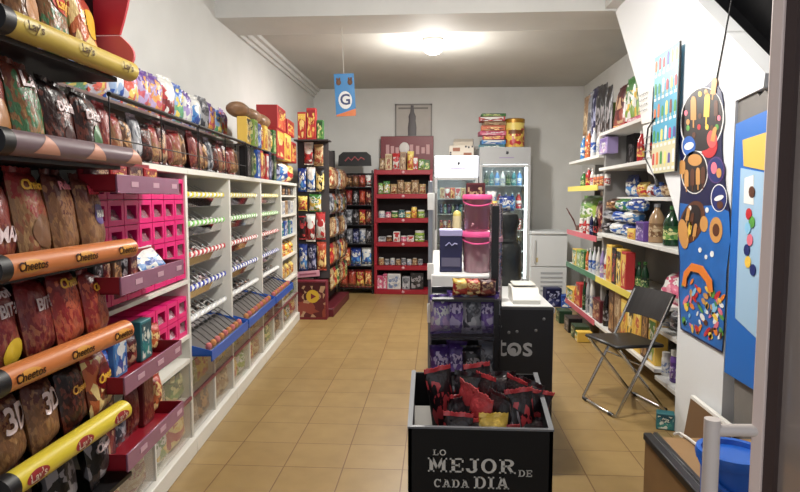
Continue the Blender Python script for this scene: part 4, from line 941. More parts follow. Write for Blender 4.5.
for k, (z, lks) in enumerate(zip(SZ, (['purple', 'black', 'purple', 'silver'], ['purple', 'purple', 'black', 'silver'], ['lilac', 'purple', 'silver', 'purple']))):
    for j in range(4):
        product('bag', lks[j], (.10, .185 + .015 * (j % 2), .08), (sx0 + .045 + .073 * j, 2.775 + .02 * (j % 2), z + .002), (.3, -.2, .15, -.35)[j], f'on the {("lowest", "middle", "upper")[k]} shelf of the chocolate stand', 'from the aisle', rx=-.1)
for j in range(3): product('bag', ('redyellow', 'orange', 'maroon')[j], (.085, .085, .05), (sx0 + .14 + .06 * j, 2.80 - .005 * j, .937), .1, 'lying on top of the chocolate stand', 'from the aisle')
# pink lidded tubs, one on the other
pk1 = mat('tub lid pink', S(232, 92, 150), .35); tubm = clear('tub plastic', tint=(.9, .7, .75), gloss=.15, body=.55, bodycol=S(186, 136, 150))
def tub(x, y, z, r, h, lab):
    o = thing('sweet_tub', (x, y, z))
    MB().lathe([(r * .86, 0), (r * .9, .005), (r * .98, h * .86), (r, h * .88)], n=24).build('body', tubm, o)
    MB().lathe([(r * .99, h * .86), (r * 1.08, h * .87), (r * 1.08, h * .95), (r * 1.0, h), (r * .9, h * .985), (0, h * .985)], n=24).build('lid', pk1, o)
    MB().tube([(r * 1.02 * math.cos(a), r * 1.02 * math.sin(a) - .0, h * .84 - .03 * math.sin((a + math.pi) )) for a in [math.pi + math.pi * k / 10 for k in range(11)]], .004, 6).build('handle', pk1, o)
    s = MB(); rn = random.Random(int(h * 1000))
    for k in range(90):
        a = rn.uniform(0, 6.28); q = r * .8 * math.sqrt(rn.random()); s.i = k % 3; s.ball((q * math.cos(a), q * math.sin(a), .02 + rn.random() * h * .7), (.015, .014, .012), 6, 4)
    so = s.build('sweets', [mat('tub sweet a', S(190, 90, 110), .4), mat('tub sweet b', S(150, 110, 90), .4), mat('tub sweet c', S(205, 150, 160), .4)], o); so['kind'] = 'stuff'
    tag(o, lab, 'tub', 'pink lidded tubs')
q = atY(477, 275, 3.34); tz = .987
tub(q.x, 3.34, tz, .083, .225, 'larger pink-lidded tub of sweets standing on the counter ledge')
tub(q.x - .002, 3.34, tz + .227, .077, .20, 'smaller pink-lidded tub stacked on the larger tub of sweets')
# navy box beside the tubs
a, b = atY(440.5, 250, 3.3), atY(463, 250, 3.3); o = thing('chocolate_box', ((a.x + b.x) / 2 - .004, 3.38, tz)); wv = b.x - a.x
hz = atY(451, 230, 3.3).z - tz; MB().bx(-wv / 2, wv / 2, -.07, .07, 0, hz - .03, bev=.003).build('body', mat('navy card', S(26, 26, 66), .4), o)
MB().bx(-wv / 2 - .002, wv / 2 + .002, -.072, .072, hz - .035, hz, bev=.003).build('lid', mat('lilac card', S(168, 164, 205), .4), o)
pm_ = MB().bx(-wv * .42, wv * .42, -.0715, -.07, .03, hz * .34).build('grey_print', mat('choc print grey', S(92, 88, 110), .5), o)
MB().tube([(-.03, -.072, hz * .62), (-.01, -.072, hz * .7), (.005, -.072, hz * .63), (.02, -.072, hz * .68), (.035, -.072, hz * .66)], .004, 6).build('script_print', mat('choc print pale', S(150, 150, 190), .5), o)
tag(o, 'navy box with a lilac lid beside the pink tubs on the counter ledge', 'box')
# small things behind the tubs
def cprod(px0, px1, pyt, z, Y, kind, look, where='', **k): return shelf_item(px0, px1, pyt, z, (0, Y, 0), (0, -1, 0), kind, look, where, '', **k)
rk2 = thing('counter_riser', (atY(484, 215, 4.3).x, 4.3, .852)); rz = atY(484, 211, 4.3).z - .852
MB().bx(-.15, .17, -.11, .14, rz - .012, rz).build('top', cblk, rk2)
for s in (-.14, .16): MB().bx(s - .008, s + .008, -.11, .14, 0, rz - .012).build('leg', cblk, rk2)
tag(rk2, 'dark riser shelf behind the pink tubs on the counter', 'shelf stand')
for a, b, p, kd, lk in ((466, 486, 183, 'box', 'maroon'), (487, 497, 191, 'bag', 'bluewhite'), (489, 498, 201, 'bag', 'yellow'), (499, 515, 196, 'bag', 'blue')):
    cprod(a, b, p, .852 + rz + .001, 4.28 if p < 200 else 4.22, kd, lk, 'on the riser shelf behind the pink tubs', d=.05 if kd == 'bag' else .08)
product('bag', 'pink', (.2, .05, .05), (rk2.location.x - .03, 4.23, .853 + rz), 0, 'on the riser shelf behind the pink tubs', '')
o = thing('jar_of_sticks', (atY(457, 232, 4.25).x, 4.25, .986)); H = atY(457, 216, 4.25).z - .986
MB().lathe([(.03, 0), (.032, H)], n=14).build('jar', mat('cream jar', S(214, 200, 160), .4), o); MB().ball((0, 0, H + .01), (.03, .03, .03), 10, 6).build('top', mat('cream top', S(222, 205, 120), .4), o)
tag(o, 'cream jar with a round top behind the navy box on the counter', 'jar')
# clear tube of sweets
q = atY(496, 250, 3.15); o = thing('sweet_tube', (q.x, 3.15, .851)); t_ = atY(496, 204, 3.15).z - .851
MB().lathe([(.034, 0), (.034, t_ - .03), (.028, t_), (0, t_ + .005)], n=18).build('clear_tube', clear('tube plastic', tint=(.9, .8, .84), gloss=.3, body=.15, bodycol=(.6, .5, .55)), o)
MB().lathe([(.036, t_ * .62), (.036, t_ * .66)], n=18).build('ring', mat('tube ring', S(200, 150, 165), .4), o)
s = MB(); rn = random.Random(12)
for k in range(46): s.ball((rn.uniform(-.018, .018), rn.uniform(-.018, .018), .02 + rn.random() * t_ * .55), (.012, .012, .012), 6, 4)
so = s.build('sweets', mat('tube sweet', S(150, 96, 112), .4), o); so['kind'] = 'stuff'
tag(o, 'clear upright tube of sweets next to the pink tubs', 'sweet tube')
# dark sacks hanging behind
o = thing('black_sack', (atY(506, 250, 3.75).x, 3.75, .851)); H = atY(506, 212, 3.75).z - .851
MB().lathe([(.05, 0), (.09, .04), (.10, .14), (.085, H * .52), (.06, H * .62), (.075, H * .76), (.085, H * .86), (.06, H * .97), (0, H)], n=16, sy=.8).xf(lambda p: p + Vector((.008 * math.sin(30 * p.z + 9 * p.x), .01 * math.sin(22 * p.z), 0))).build('body', mat('black plastic film', S(24, 28, 27), .4, bump=.5, bscale=25), o)
MB().tube([(.0, 0, H * .6), (.0, 0, H * .63)], [.066, .066], 16).build('tie', mat('sack tie', S(40, 44, 42), .5), o)
tag(o, 'black lumpy sack standing on the counter behind the clear tube', 'sack')
# white till block and papers
a = atZ(513, 304, .851); b = atZ(540, 304, .851); o = thing('weighing_scale', ((a.x + b.x) / 2, a.y + .02, .851)); wv = b.x - a.x; wm = mat('scale white', S(216, 214, 206), .35)
MB().prism([(-.02, 0), (.2, 0), (.2, .075), (.05, .075), (-.02, .02)], lambda u, v, q_: (-wv / 2 + wv * q_, u, v)).build('body', wm, o, None)
MB().bx(-wv / 2 + .01, wv / 2 - .01, .06, .195, .082, .092, bev=.004).build('platter', mat('scale platter', S(224, 222, 214), .3), o)
MB().tube([(0, .13, .07), (0, .13, .085)], .02, 12).build('pillar', steel, o)
tag(o, 'white weighing scale on the counter above the black board', 'scale')
for k, (px, py, lk, r_) in enumerate(((508, 281, 'whitered', .3), (517, 279, 'white', -.4), (505, 275, 'redwhite', .7))):
    p = atZ(px, py, .855 + .004 * k); o = thing('leaflet', (p.x, p.y, .852 + .004 * k), r_)
    MB().bx(-.06, .06, -.045, .045, 0, .003).build('sheet', pm(lk), o)
    MB().bx(-.045, .045, .01, .03, .003, .0036).build('heading', mat('leaflet ink %d' % k, (RD, S(90, 90, 95), W_)[k], .6), o)
    tag(o, ('white leaflet with red print behind the scale on the counter', 'plain white leaflet beside the scale on the counter', 'red and white leaflet beside the clear tube on the counter')[k], 'leaflet')
# steel post with white price cards at the counter's aisle corner
q = atY(432.5, 285, 3.3); o = thing('price_post', (q.x - .012, 3.24, 0)); H = atY(432, 181, 3.24).z
MB().bx(-.012, .012, -.012, .012, 0, H, bev=.002).build('post', mat('post steel', S(140, 142, 146), .35, .7), o); MB().bx(-.04, .012, -.05, .05, 0, .012).build('foot', mat('post steel', S(140, 142, 146), .35, .7), o)
for p0_, p1_ in ((193, 210), (263, 279), (303, 322)):
    MB().bx(-.016, .02, -.022, -.0125, atY(434, p1_, 3.24).z, atY(434, p0_, 3.24).z, bev=.002).build('price_card', mat('price card white', S(226, 226, 222), .5), o)
tag(o, 'steel post with white price cards at the aisle corner of the counter', 'post')

# ================================================================== black bin of crisps
F0, F1 = 1.90, 2.23
a, b = atY(408, 428, F0), atY(553.5, 428, F0); bw = b.x - a.x; zr = a.z; cxb = (a.x + b.x) / 2; zb = atY(484, 373, F1).z; T = .012
bn = thing('crisp_bin', (cxb, F0, 0)); hw = bw / 2; bblk = mat('bin black', S(9, 9, 10), .6, spec=.25); edge = mat('bin grey edge', S(96, 98, 102), .4)
fp = MB().bx(-hw, hw, 0, T, 0, zr).build('front_panel', bblk, bn); dpt = F1 - F0
for s in (-1, 1):
    sd = MB(); sd.prism([(0, 0), (dpt, 0), (dpt, zb), (0, zr)], lambda u, v, q_: (s * (hw - q_ * T), u, v)); sp_ = sd.build('side_panel', bblk, bn, None)
    e = MB(); e.prism([(0, zr), (dpt, zb), (dpt, zb + .006), (0, zr + .006)], lambda u, v, q_: (s * (hw + .002 - q_ * (T + .004)), u, v)); e.build('grey_rim', edge, sp_, None)
MB().bx(-hw, hw, dpt - T, dpt, 0, zb).build('back_panel', bblk, bn)
MB().bx(-hw - .002, hw + .002, -.003, T, zr, zr + .006).build('grey_rim', edge, fp)
MB().bx(-hw + T, hw - T, T, dpt - T, zr - .24, zr - .228).build('false_floor', bblk, bn)
# slab lettering
def slab(word, h, bold=.16, gap=.14):
    """slab-serif capitals drawn stroke by stroke; returns the mesh builder and the total width"""
    W = {'M': 1.02, 'E': .74, 'J': .66, 'O': .82, 'R': .84, 'L': .70, 'D': .82, 'C': .78, 'A': .88, 'I': .42}
    mb = MB(); x = 0; t = bold; s = .11
    def P(pts): mb.prism([((x + u) * h, v * h) for u, v in pts], lambda u, v, q_: (u, -.0015 * q_, v))
    def rc(x0, y0, x1, y1): P([(x0, y0), (x1, y0), (x1, y1), (x0, y1)])
    def arc(cx, cy, rx, ry, a0, a1, n=16, tx=t, ty=.13):
        for k in range(n):
            p, q_ = R(a0 + (a1 - a0) * k / n), R(a0 + (a1 - a0) * (k + 1) / n)
            P([(cx + rx * math.cos(p), cy + ry * math.sin(p)), (cx + rx * math.cos(q_), cy + ry * math.sin(q_)), (cx + (rx - tx) * math.cos(q_), cy + (ry - ty) * math.sin(q_)), (cx + (rx - tx) * math.cos(p), cy + (ry - ty) * math.sin(p))])
    for ch in word:
        w = W[ch]; c = t * .62
        if ch == 'M':
            rc(c - t / 2 + .06, 0, c + t / 2 + .06, 1); rc(w - c - t / 2 - .06, 0, w - c + t / 2 - .06, 1); P([(.10, 1), (.30, 1), (w / 2 + .08, .22), (w / 2 - .08, .22)]); P([(w - .10, 1), (w - .30, 1), (w / 2 - .08, .22), (w / 2 + .08, .22)])
            rc(0, 0, .34, s); rc(w - .34, 0, w, s); rc(0, 1 - s, .24, 1); rc(w - .24, 1 - s, w, 1)
        elif ch == 'E':
            rc(.10, 0, .10 + t, 1); rc(0, 0, w, s); rc(0, 1 - s, w, 1); rc(.1, .45, w * .72, .55); rc(w - .09, 0, w, .3); rc(w - .09, .7, w, 1); rc(w * .66, .36, w * .74, .64)
        elif ch == 'L': rc(.10, 0, .10 + t, 1); rc(0, 1 - s, .38, 1); rc(0, 0, w, s); rc(w - .1, 0, w, .34)
        elif ch == 'I': rc(w / 2 - t / 2, 0, w / 2 + t / 2, 1); rc(0, 0, w, s); rc(0, 1 - s, w, 1)
        elif ch == 'J': rc(w - .1 - t, .3, w - .1, 1); rc(w - .46, 1 - s, w + .02, 1); arc(.30, .30, .26 + t / 4, .32, 180, 360)
        elif ch == 'O': arc(w / 2, .5, w / 2, .52, 0, 360, 24)
        elif ch == 'C': arc(w / 2, .5, w / 2, .52, 45, 315, 20); rc(w - .14, .64, w - .04, 1)
        elif ch == 'D': rc(.10, 0, .10 + t, 1); rc(0, 0, .45, s); rc(0, 1 - s, .45, 1); arc(.40, .5, w - .40, .5, -90, 90, 14, ty=s)
        elif ch == 'R': rc(.10, 0, .10 + t, 1); rc(0, 0, .38, s); rc(0, 1 - s, .45, 1); arc(.44, .73, .34, .27, -90, 90, 12, ty=s); rc(.2, .46, .46, .46 + s); P([(.38, .5), (.56, .5), (w - .02, 0), (w - .2, 0)]); rc(w - .24, 0, w + .04, s)
        elif ch == 'A': P([(w / 2 - .1, 1), (w / 2 + .1, 1), (w - .06, 0), (w - .26, 0)]); P([(w / 2 - .1, 1), (w / 2 + .06, 1), (.20, 0), (.08, 0)]); rc(.2, .28, w - .2, .28 + s); rc(0, 0, .32, s); rc(w - .36, 0, w, s); rc(w / 2 - .22, 1 - s * .8, w / 2 + .1, 1)
        x += w + gap
    return mb, (x - gap) * h
lm = mat('bin lettering', S(186, 184, 178), .55)
for word, px0, px1, py0, py1 in (('LO', 433, 446, 449.5, 455.5), ('MEJOR', 428, 515, 457.5, 474), ('DE', 518.5, 532, 470, 477), ('CADA', 434, 469, 479, 488), ('DIA', 474, 509, 476.5, 489.5)):
    a, b = atY(px0, py0, F0 - .002), atY(px1, py1, F0 - .002); h = a.z - b.z
    m, w = slab(word, h, .19 if len(word) != 2 else .16); sxx = (b.x - a.x) / w
    m.xf(lambda p: Vector((a.x - cxb + p.x * sxx, p.y - .0006, b.z + p.z))).build('lettering', lm, fp, None)
tag(bn, 'black crisp bin with slab lettering LO MEJOR DE CADA DIA on its front', 'bin')
# packets crammed in the bin
rn = random.Random(21); k = 0
for row, (y, zb_, n) in enumerate(((F1 - .065, zr - .15, 7), (F1 - .12, zr - .165, 7), (F0 + .14, zr - .18, 7), (F0 + .085, zr - .205, 6), (F0 + .055, zr - .222, 5))):
    for j in range(n):
        x = cxb - hw + .12 + (bw - .17) * (j + .5) / n + rn.uniform(-.012, .012) + (.02 if row == 3 else 0)
        lk = 'redyellow' if (row == 4 and j == 2) else ('blackred', 'black', 'redblack', 'blackred', 'black', 'redpale', 'blackred')[k % 7]
        hh = rn.choice((.22, .245, .27, .285)) - .010 * row
        o = product('bag', lk, (.10, round(hh + .015, 2), .06), (x, y, zb_), rn.uniform(-1.0, 1.0), f'in the {("back", "second", "middle", "fourth", "front")[row]} row of the crisp bin', 'from the aisle', rx=-rn.uniform(-.06, .1))
        o.rotation_euler.y = rn.uniform(-.3, .3); o.rotation_euler.x = rn.uniform(-.22, .2); k += 1
        if row == 4: o.rotation_euler = (0, rn.uniform(-.05, .05), rn.uniform(-.2, .2))
o = thing('white_card', (cxb - hw + .055, F0 + .16, zr - .226), .05, -.55); MB().bx(-.038, .038, -.004, .004, 0, .235, bev=.001).build('card', mat('white card', S(226, 222, 212), .5), o); MB().bx(-.038, .038, -.02, -.004, 0, .004).build('fold', mat('white card', S(226, 222, 212), .5), o)
tag(o, 'white card leaning inside the aisle end of the crisp bin', 'card')
# ================================================================== right-hand shelves
SF = 1.52; SPL = ((SF, 0, 0), (-1, 0, 0)); shelf_w = mat('shelf white', S(216, 216, 212), .4); upr = mat('shelf grey', S(142, 140, 138), .5)
ystrip = mat('yellow price strip', S(222, 205, 92), .4); gstrip = mat('green price strip', S(72, 122, 92), .4); pstrip = mat('pink price strip', S(196, 96, 108), .4)
YA, YM, YC, YN = 7.1, 5.80, 4.20, 3.62
far_bay = thing('shelving_bay', (SF, (YA + YM) / 2, 0), R(-90)); near_bay = thing('shelving_bay', (SF, (YM + YC) / 2, 0), R(-90)); foot_bay = thing('shelving_bay', (SF, (YC + YN) / 2, 0), R(-90))
def ylocal(bay, y): return -(y - bay.location.y)      # local +x runs towards the entrance
def board(bay, y0, y1, z, dep=.44, strip=None, off=0, th=.03):
    a, b = ylocal(bay, y0), ylocal(bay, y1)
    o = MB().bx(a, b, off, dep, z - th, z, bev=.003).build('shelf', shelf_w, bay)
    if strip: MB().bx(a, b, off - .006, off, z - th - .012, z + .012).build('price_strip', strip, o)
ZN = dict(n1=1.985, n2=1.672, n4=1.065, n5=.64, n6=.205); ZFR = dict(f1=1.80, f2=1.505, f3=1.015, n5=.64, n6=.205)
for z, s in ((1.80, None), (1.505, ystrip), (1.015, pstrip), (.64, gstrip), (.205, pstrip)): board(far_bay, YA, YM + .005, z, strip=s)
for z, s in ((1.672, None), (1.40, None), (1.065, None), (.64, ystrip), (.205, None)): board(near_bay, YM - .005, YC + .005, z, strip=s, off=.16 if z == 1.40 else 0)
board(near_bay, YM - .005, YC + .45, 1.995)
for z in (1.065, .50, .165): board(foot_bay, YC - .005, YN, z)
for bay, ys in ((far_bay, (YA, YM)), (near_bay, (YM - .03, YC)), (foot_bay, (YC - .03, YN))):
    for y in ys:
        x = ylocal(bay, y); top = 2.02 if y > 5 else (1.6 if y > 4 else 1.1)
        if y > 4.2 and y < 5: top = 1.68
        MB().bx(x - .012, x + .012, .05 if y < YM + .1 and y > YM - .1 else .3, .45, 0, top).build('upright', upr, bay)
    MB().bx(ylocal(bay, ys[0]), ylocal(bay, ys[1]), .44, .455, 0, 2.02 if bay is not foot_bay else 1.1).build('back_panel', upr, bay)
tag(far_bay, 'far bay of wall shelving with yellow, pink and green price strips', 'shelving', 'bays of wall shelving')
tag(near_bay, 'middle bay of white wall shelving behind the folding chair', 'shelving', 'bays of wall shelving')
tag(foot_bay, 'short bay of white wall shelving tucked under the stair', 'shelving', 'bays of wall shelving')
def rs(items, z, where, out=.02, **k):
    for it in items:
        a, b, p, kd, lk = it[:5]; kw = dict(k); kw.update(it[5] if len(it) > 5 else {})
        shelf_item(a, b, p, z, (SF + out, 0, 0), (-1, 0, 0), kd, lk, where, 'from the back wall', **kw)
fb, nb_, ft = 'of the far shelving', 'of the middle shelving', 'of the shelving under the stair'
B, X, J, T_, C_ = 'bag', 'box', 'jar', 'bottle', 'can'
rs([(578, 583, 136, T_, 'bluewhite'), (582, 588, 131, T_, 'orange', dict(cap='white')), (588, 593.5, 128, T_, 'whiteblue'), (593.5, 599, 132, T_, 'white'), (599, 607, 138, X, 'lilac')], 1.80, 'on the top shelf ' + fb)
rs([(590.5, 608.5, 107.5, X, 'lime'), (597, 603.5, 119.5, J, 'whiteblue')], 1.80, 'at the back of the top shelf ' + fb, out=.2)
for k, (px, pt, lk) in enumerate(((585, 96, 'tan'), (589, 92, 'silver'), (593, 88, 'navy'), (597, 86, 'black'), (602, 84, 'black'), (607, 86, 'black'))):
    o = shelf_item(px - 3, px + 3, pt, 1.80, (SF + .13, 0, 0), (-1, 0, 0), 'bag', lk, 'at the wall on the top shelf ' + fb, 'from the back wall', d=.05)
rs([(578, 583, 172, T_, 'green'), (583, 588, 168, T_, 'red'), (588, 592, 169, T_, 'whitered'), (591, 595, 175, J, 'orange'), (594.5, 598.5, 175, J, 'orange'), (598, 602, 174.5, J, 'orange'), (602, 606.5, 174, J, 'whitered')], 1.505, 'on the second shelf ' + fb)
rs([(574, 592, 195.5, B, 'lime', dict(d=.22)), (593, 602, 201, B, 'maroon', dict(d=.1))], 1.015, 'at the back of the third shelf ' + fb, out=.12)
rs([(577, 581, 218, J, 'whitered'), (581, 584.5, 219, T_, 'redwhite'), (584.5, 588, 217, J, 'whitered'), (588, 591, 214, T_, 'navy'), (591, 595, 215, T_, 'blackred')], 1.015, 'on the third shelf ' + fb, out=.015)
o = thing('dried_branch', (SF + .1, 7.03, 1.016)); b = MB(); rn = random.Random(2)
for k in range(9):
    a = rn.uniform(-.5, .5); l = rn.uniform(.14, .26); b.tube([(0, 0, 0), (-.2 * l + .1 * a * l, .25 * a * l, .5 * l), (-.45 * l, .6 * a * l + .02, l)], [.006, .005, .003], 5)
b.build('twigs', mat('dark red twigs', S(96, 48, 46), .6), o); MB().lathe([(.02, 0), (.024, .05), (.018, .06)], n=12).build('pot', mat('twig pot', S(90, 60, 50), .5), o)
tag(o, 'dark red dried twigs at the far end of the far shelving', 'dried plant')
rs([(572, 576, 249, X, 'yellowgreen'), (576, 580, 250, X, 'lime'), (580, 584, 251, X, 'green'), (584, 587, 249, T_, 'orange'), (587, 590, 248, T_, 'whiteblue')], .64, 'on the fourth shelf ' + fb)
rs([(590.5, 594, 247, T_, 'whiteblue'), (594, 598, 247, T_, 'white'), (598, 602, 248, T_, 'lilac'), (602, 606, 249, T_, 'whitered'), (606, 611.5, 245, X, 'yellow'), (611.5, 616, 248, X, 'blackred'), (616, 621, 249, X, 'yellowblack'), (621, 626, 252, X, 'redyellow')], .64, 'on the fourth shelf ' + nb_)
rs([(626, 632, 264, T_, 'darkgreen'), (632, 638, 262, T_, 'green'), (638, 644, 262, T_, 'darkgreen')], .64, 'on the fourth shelf ' + nb_, out=.1, liquid='darkgreen', cap='green')
rs([(565.5, 573, 288, X, 'yellowgreen'), (573, 575.5, 284, T_, 'orange'), (575.5, 580, 283, X, 'red'), (581, 584, 278, T_, 'darkgreen'), (584, 588, 276, T_, 'silver'), (588, 592, 274, T_, 'white')], .205, 'on the lowest shelf ' + fb)
rs([(592, 600, 299, X, 'maroon', dict(noun='carton')), (600.5, 606, 290, T_, 'black', dict(cap='black')), (608.5, 614, 290, X, 'brown'), (614, 620, 291, X, 'tan'), (620.5, 627, 300, X, 'yellow'), (627, 634, 303, X, 'yellowblack'), (634, 641, 302, X, 'yellow'), (641, 648, 309, X, 'brown'), (648, 656, 318, X, 'yellowgreen')], .205, 'on the lowest shelf ' + nb_)
# top boards
rs([(609, 622, 84, B, 'maroon', dict(d=.1, lean=.1)), (622, 634, 76, B, 'yellowgreen', dict(d=.1)), (634, 642, 70, B, 'green', dict(d=.1))], 1.985, 'on the top board ' + nb_, out=.12)
rs([(612, 624, 124, X, 'red'), (626, 640, 117, X, 'pink')], 1.985, 'lying on the top board ' + nb_, out=.01, maxh=.045)
rs([(634, 640.5, 131, T_, 'red', dict(cap='white', liquid='red')), (641, 652, 143, J, 'maroon', dict(cap='red', liquid='maroon'))], 1.672, 'on the second board ' + nb_, out=.03)
rs([(617, 625, 131, X, 'silver'), (626, 634, 134, X, 'black')], 1.672, 'on the second board ' + nb_, out=.22)
rs([(600, 607, 175, X, 'brown'), (607, 614, 176, X, 'black'), (614, 621, 176, X, 'brown')], 1.40, 'at the back of the third board ' + nb_, out=.2)
rs([(622, 633, 175, B, 'blue'), (633, 644, 182, B, 'yellow'), (644, 651, 184, B, 'redwhite'), (651, 658, 182, B, 'whiteblue'), (658, 666, 184, B, 'tan'), (666, 674, 183, B, 'yellowgreen')], 1.40, 'on the third board ' + nb_, out=.17)
for k, (zz, row) in enumerate(((1.066, [(598, 606, 217, 'black'), (606, 617, 213, 'bluewhite'), (617, 627, 216, 'blue')]), (1.175, [(600, 608, 202, 'silver'), (608, 619, 200, 'whiteblue'), (619, 630, 200, 'bluewhite')]), (1.275, [(603, 612, 188, 'brown'), (612, 622, 186, 'bluegreen'), (622, 634, 184, 'blue')]))):
    for a, b_, p, lk in row:
        rs([(a, b_, p, B, lk, dict(maxh=.11, d=.2))], zz, f'in the {("bottom", "middle", "top")[k]} layer of the pile on the fourth board ' + nb_, out=.03)
rs([(626.5, 634, 229, X, 'yellow'), (635, 643.5, 222, X, 'purple')], 1.066, 'on the fourth board ' + nb_, out=.01)
rs([(643.5, 655, 204, T_, 'tan', dict(cap='silver', liquid='tan')), (657, 671, 206, T_, 'green', dict(cap='green', liquid='darkgreen'))], 1.066, 'on the fourth board ' + nb_, out=.03)
# big pink bag behind the chair back and things below
o = product('bag', 'pink', (.52, .24, .2), (SF + .16, atX(660, 280, SF + .05).y, .64), R(-90), 'lying on the fourth shelf behind the chair back', '', rx=-.5)
rs([(646, 656, 300, T_, 'whitered'), (657, 665, 318, J, 'white'), (666, 676, 312, B, 'silver')], .50, 'on the middle board ' + ft, out=.05)
rs([(658, 665, 352, J, 'white', dict(cap='white')), (665.5, 675, 350, J, 'purple', dict(cap='white', liquid='purple'))], .165, 'on the bottom board ' + ft, out=.04)
# boxes on the floor below the lowest shelf and beside it
for k, (px, py, w, h, lk) in enumerate(((569, 322, .2, .14, 'darkgreen'), (580, 331, .22, .15, 'black'), (590, 338, .2, .13, 'darkgreen'), (601, 341, .16, .1, 'yellowgreen'))):
    p = atZ(px, py, 0); product('box', lk, (w, h, .14), (min(p.x + .1, SF - .09), p.y, .002), R(-90), 'on the floor before the far shelving', 'from the back wall')
p = atZ(660, 432, 0); product('box', 'teal', (.10, .1, .07), (p.x + .05, p.y + .06, .002), -.3, 'on the floor at the foot of the stair wall', '')

# ================================================================== folding chair
chrome = mat('chrome', S(205, 205, 205), .18, 1); blk = mat('black chair plastic', S(22, 22, 25), .4)
cf0, cf1 = atZ(580.5, 398, .012), atZ(619, 415, .012); fd = Vector((-.952, -.306, 0)); sd = Vector((.306, -.952, 0))
mid = (cf0 + cf1) / 2; ch = thing('folding_chair', (mid.x - fd.x * .19, mid.y - fd.y * .19, 0), math.atan2(sd.y, sd.x))
# local frame: -y = forward (towards the aisle), +x = the chair's side nearer the entrance
W2 = .195
def up_tube(s): return [(s * W2, -.19, .012), (s * W2, .02, .40), (s * W2, .20, .76)]
fl = MB(); fl.tube([up_tube(-1)[2], up_tube(-1)[1], up_tube(-1)[0], (-W2 + .02, -.2, .012), (W2 - .02, -.2, .012), up_tube(1)[0], up_tube(1)[1], up_tube(1)[2]], .0105, 10)
fl.build('front_leg_frame', chrome, ch)
W3 = .17
rl = MB(); rl.tube([(-W3, -.17, .435), (-W3, .18, .012), (-W3 + .02, .195, .012), (W3 - .02, .195, .012), (W3, .18, .012), (W3, -.17, .435)], .0105, 10); rl.build('rear_leg_frame', chrome, ch)
MB().box((0, -.02, .447), (.37, .36, .022), rx=-.03, bev=.009).build('seat', blk, ch)
bk = MB()
for k in range(8):
    u0, u1 = -.205 + .41 * k / 8, -.205 + .41 * (k + 1) / 8; f = lambda u: .03 * (1 - (u / .205) ** 2)
    vs = []
    for u in (u0, u1):
        for z, y0 in ((.60, .12), (.775, .205)):
            vs += [(u, y0 + f(u) - .008, z), (u, y0 + f(u) + .008, z)]
    bk.add(vs, [(0, 2, 6, 4), (1, 5, 7, 3), (2, 3, 7, 6), (0, 4, 5, 1)] + ([(0, 1, 3, 2)] if k == 0 else []) + ([(4, 6, 7, 5)] if k == 7 else []))
br_ = bk.build('backrest', blk, ch)
MB().bx(-.035, .035, .215, .222, .722, .742, bev=.004).build('grip_hole', mat('chair slot', S(110, 106, 100), .5), br_)
for s in (-1, 1):
    for y in (-.2, .195): MB().tube([(s * .13, y, .012), (s * .17, y, .012)], .0125, 10).build('rubber_foot', blk, ch)
MB().tube([(-W2, -.02, .33), (W2, -.02, .33)], .006, 8).build('cross_bar', chrome, ch)
tag(ch, 'black folding chair with chrome legs before the wall shelving', 'chair')

# ================================================================== posters on the stair wall
PX = SX - .006
def wallfn(x=PX, t=.002):            # outline given in photo pixels, laid on the stair wall
    return lambda u, v, q_: (lambda p: (p.x - q_ * t, p.y, p.z))(atX(u, v, x))
def local(o, mb): return mb.xf(lambda p: p - o.location)
# price chart of lollies
def yz(y0, y1, z0, z1, u, v): return (y0 + (y1 - y0) * u, z0 + (z1 - z0) * v)
A0, A1 = atX(657.5, 50, PX), atX(684.5, 41, PX); lowz = atX(652, 174, PX).z
pc = thing('price_poster', (PX - .02, (A0.y + A1.y) / 2, lowz)); hgt = A1.z - lowz; wid = (A0.y - A1.y)
pc.rotation_euler = (0, 0, R(-90) - .03)
MB().bx(wid / 2, wid / 2 + .014, -.004, .006, 0, hgt).build('edge_strip', blk, pc)
MB().bx(-wid / 2, wid / 2, 0, .003, 0, hgt).build('sheet', mat('poster aqua', S(70, 168, 205), .35, noise=.15, nscale=3), pc)
bands = MB(); bands.bx(-wid / 2, wid / 2, -.0006, 0, 0, hgt * .26); bands.build('pale_band', mat('poster cream', S(214, 208, 170), .35), pc)
MB().bx(-wid / 2, wid / 2, -.0007, 0, hgt * .74, hgt).build('top_band', mat('poster light aqua', S(120, 200, 225), .35), pc)
lc = [S(235, 120, 50), S(225, 60, 110), S(250, 225, 120), S(60, 150, 70), S(120, 60, 40), S(200, 40, 50), S(240, 240, 235), S(90, 80, 160)]
ly = MB(); tg = MB(); rn = random.Random(5)
for r_ in range(5):
    for k in range(6):
        x = -wid / 2 + wid * (k + .5) / 6; z = hgt * (.05 + .2 * r_); hh = hgt * rn.uniform(.08, .115); hwid = wid * .045; ly = MB(); tg = MB(); ci = rn.randrange(8)
        ly.prism([(-hwid, 0), (hwid, 0), (hwid, hh - hwid)] + [(hwid * math.cos(R(a)), hh - hwid + hwid * math.sin(R(a))) for a in (45, 90, 135)] + [(-hwid, hh - hwid)], lambda u, v, q_: (x + u, -.0012 - .0006 * q_, z + .018 + v))
        ly.i = 1; ly.bx(x - .004, x + .004, -.0016, -.0008, z, z + .018)
        tg.bx(x - .02, x + .02, -.0016, -.0008, z - .022, z - .004)
        ly.build('lolly_print', [mat('lolly print %d' % ci, lc[ci], .4), mat('lolly print 2', lc[2], .4)], pc, None); tg.build('price_tag_print', mat('poster tag white', S(236, 236, 232), .4), pc)
tag(pc, 'aqua price poster with rows of printed ice lollies on the stair wall', 'poster')
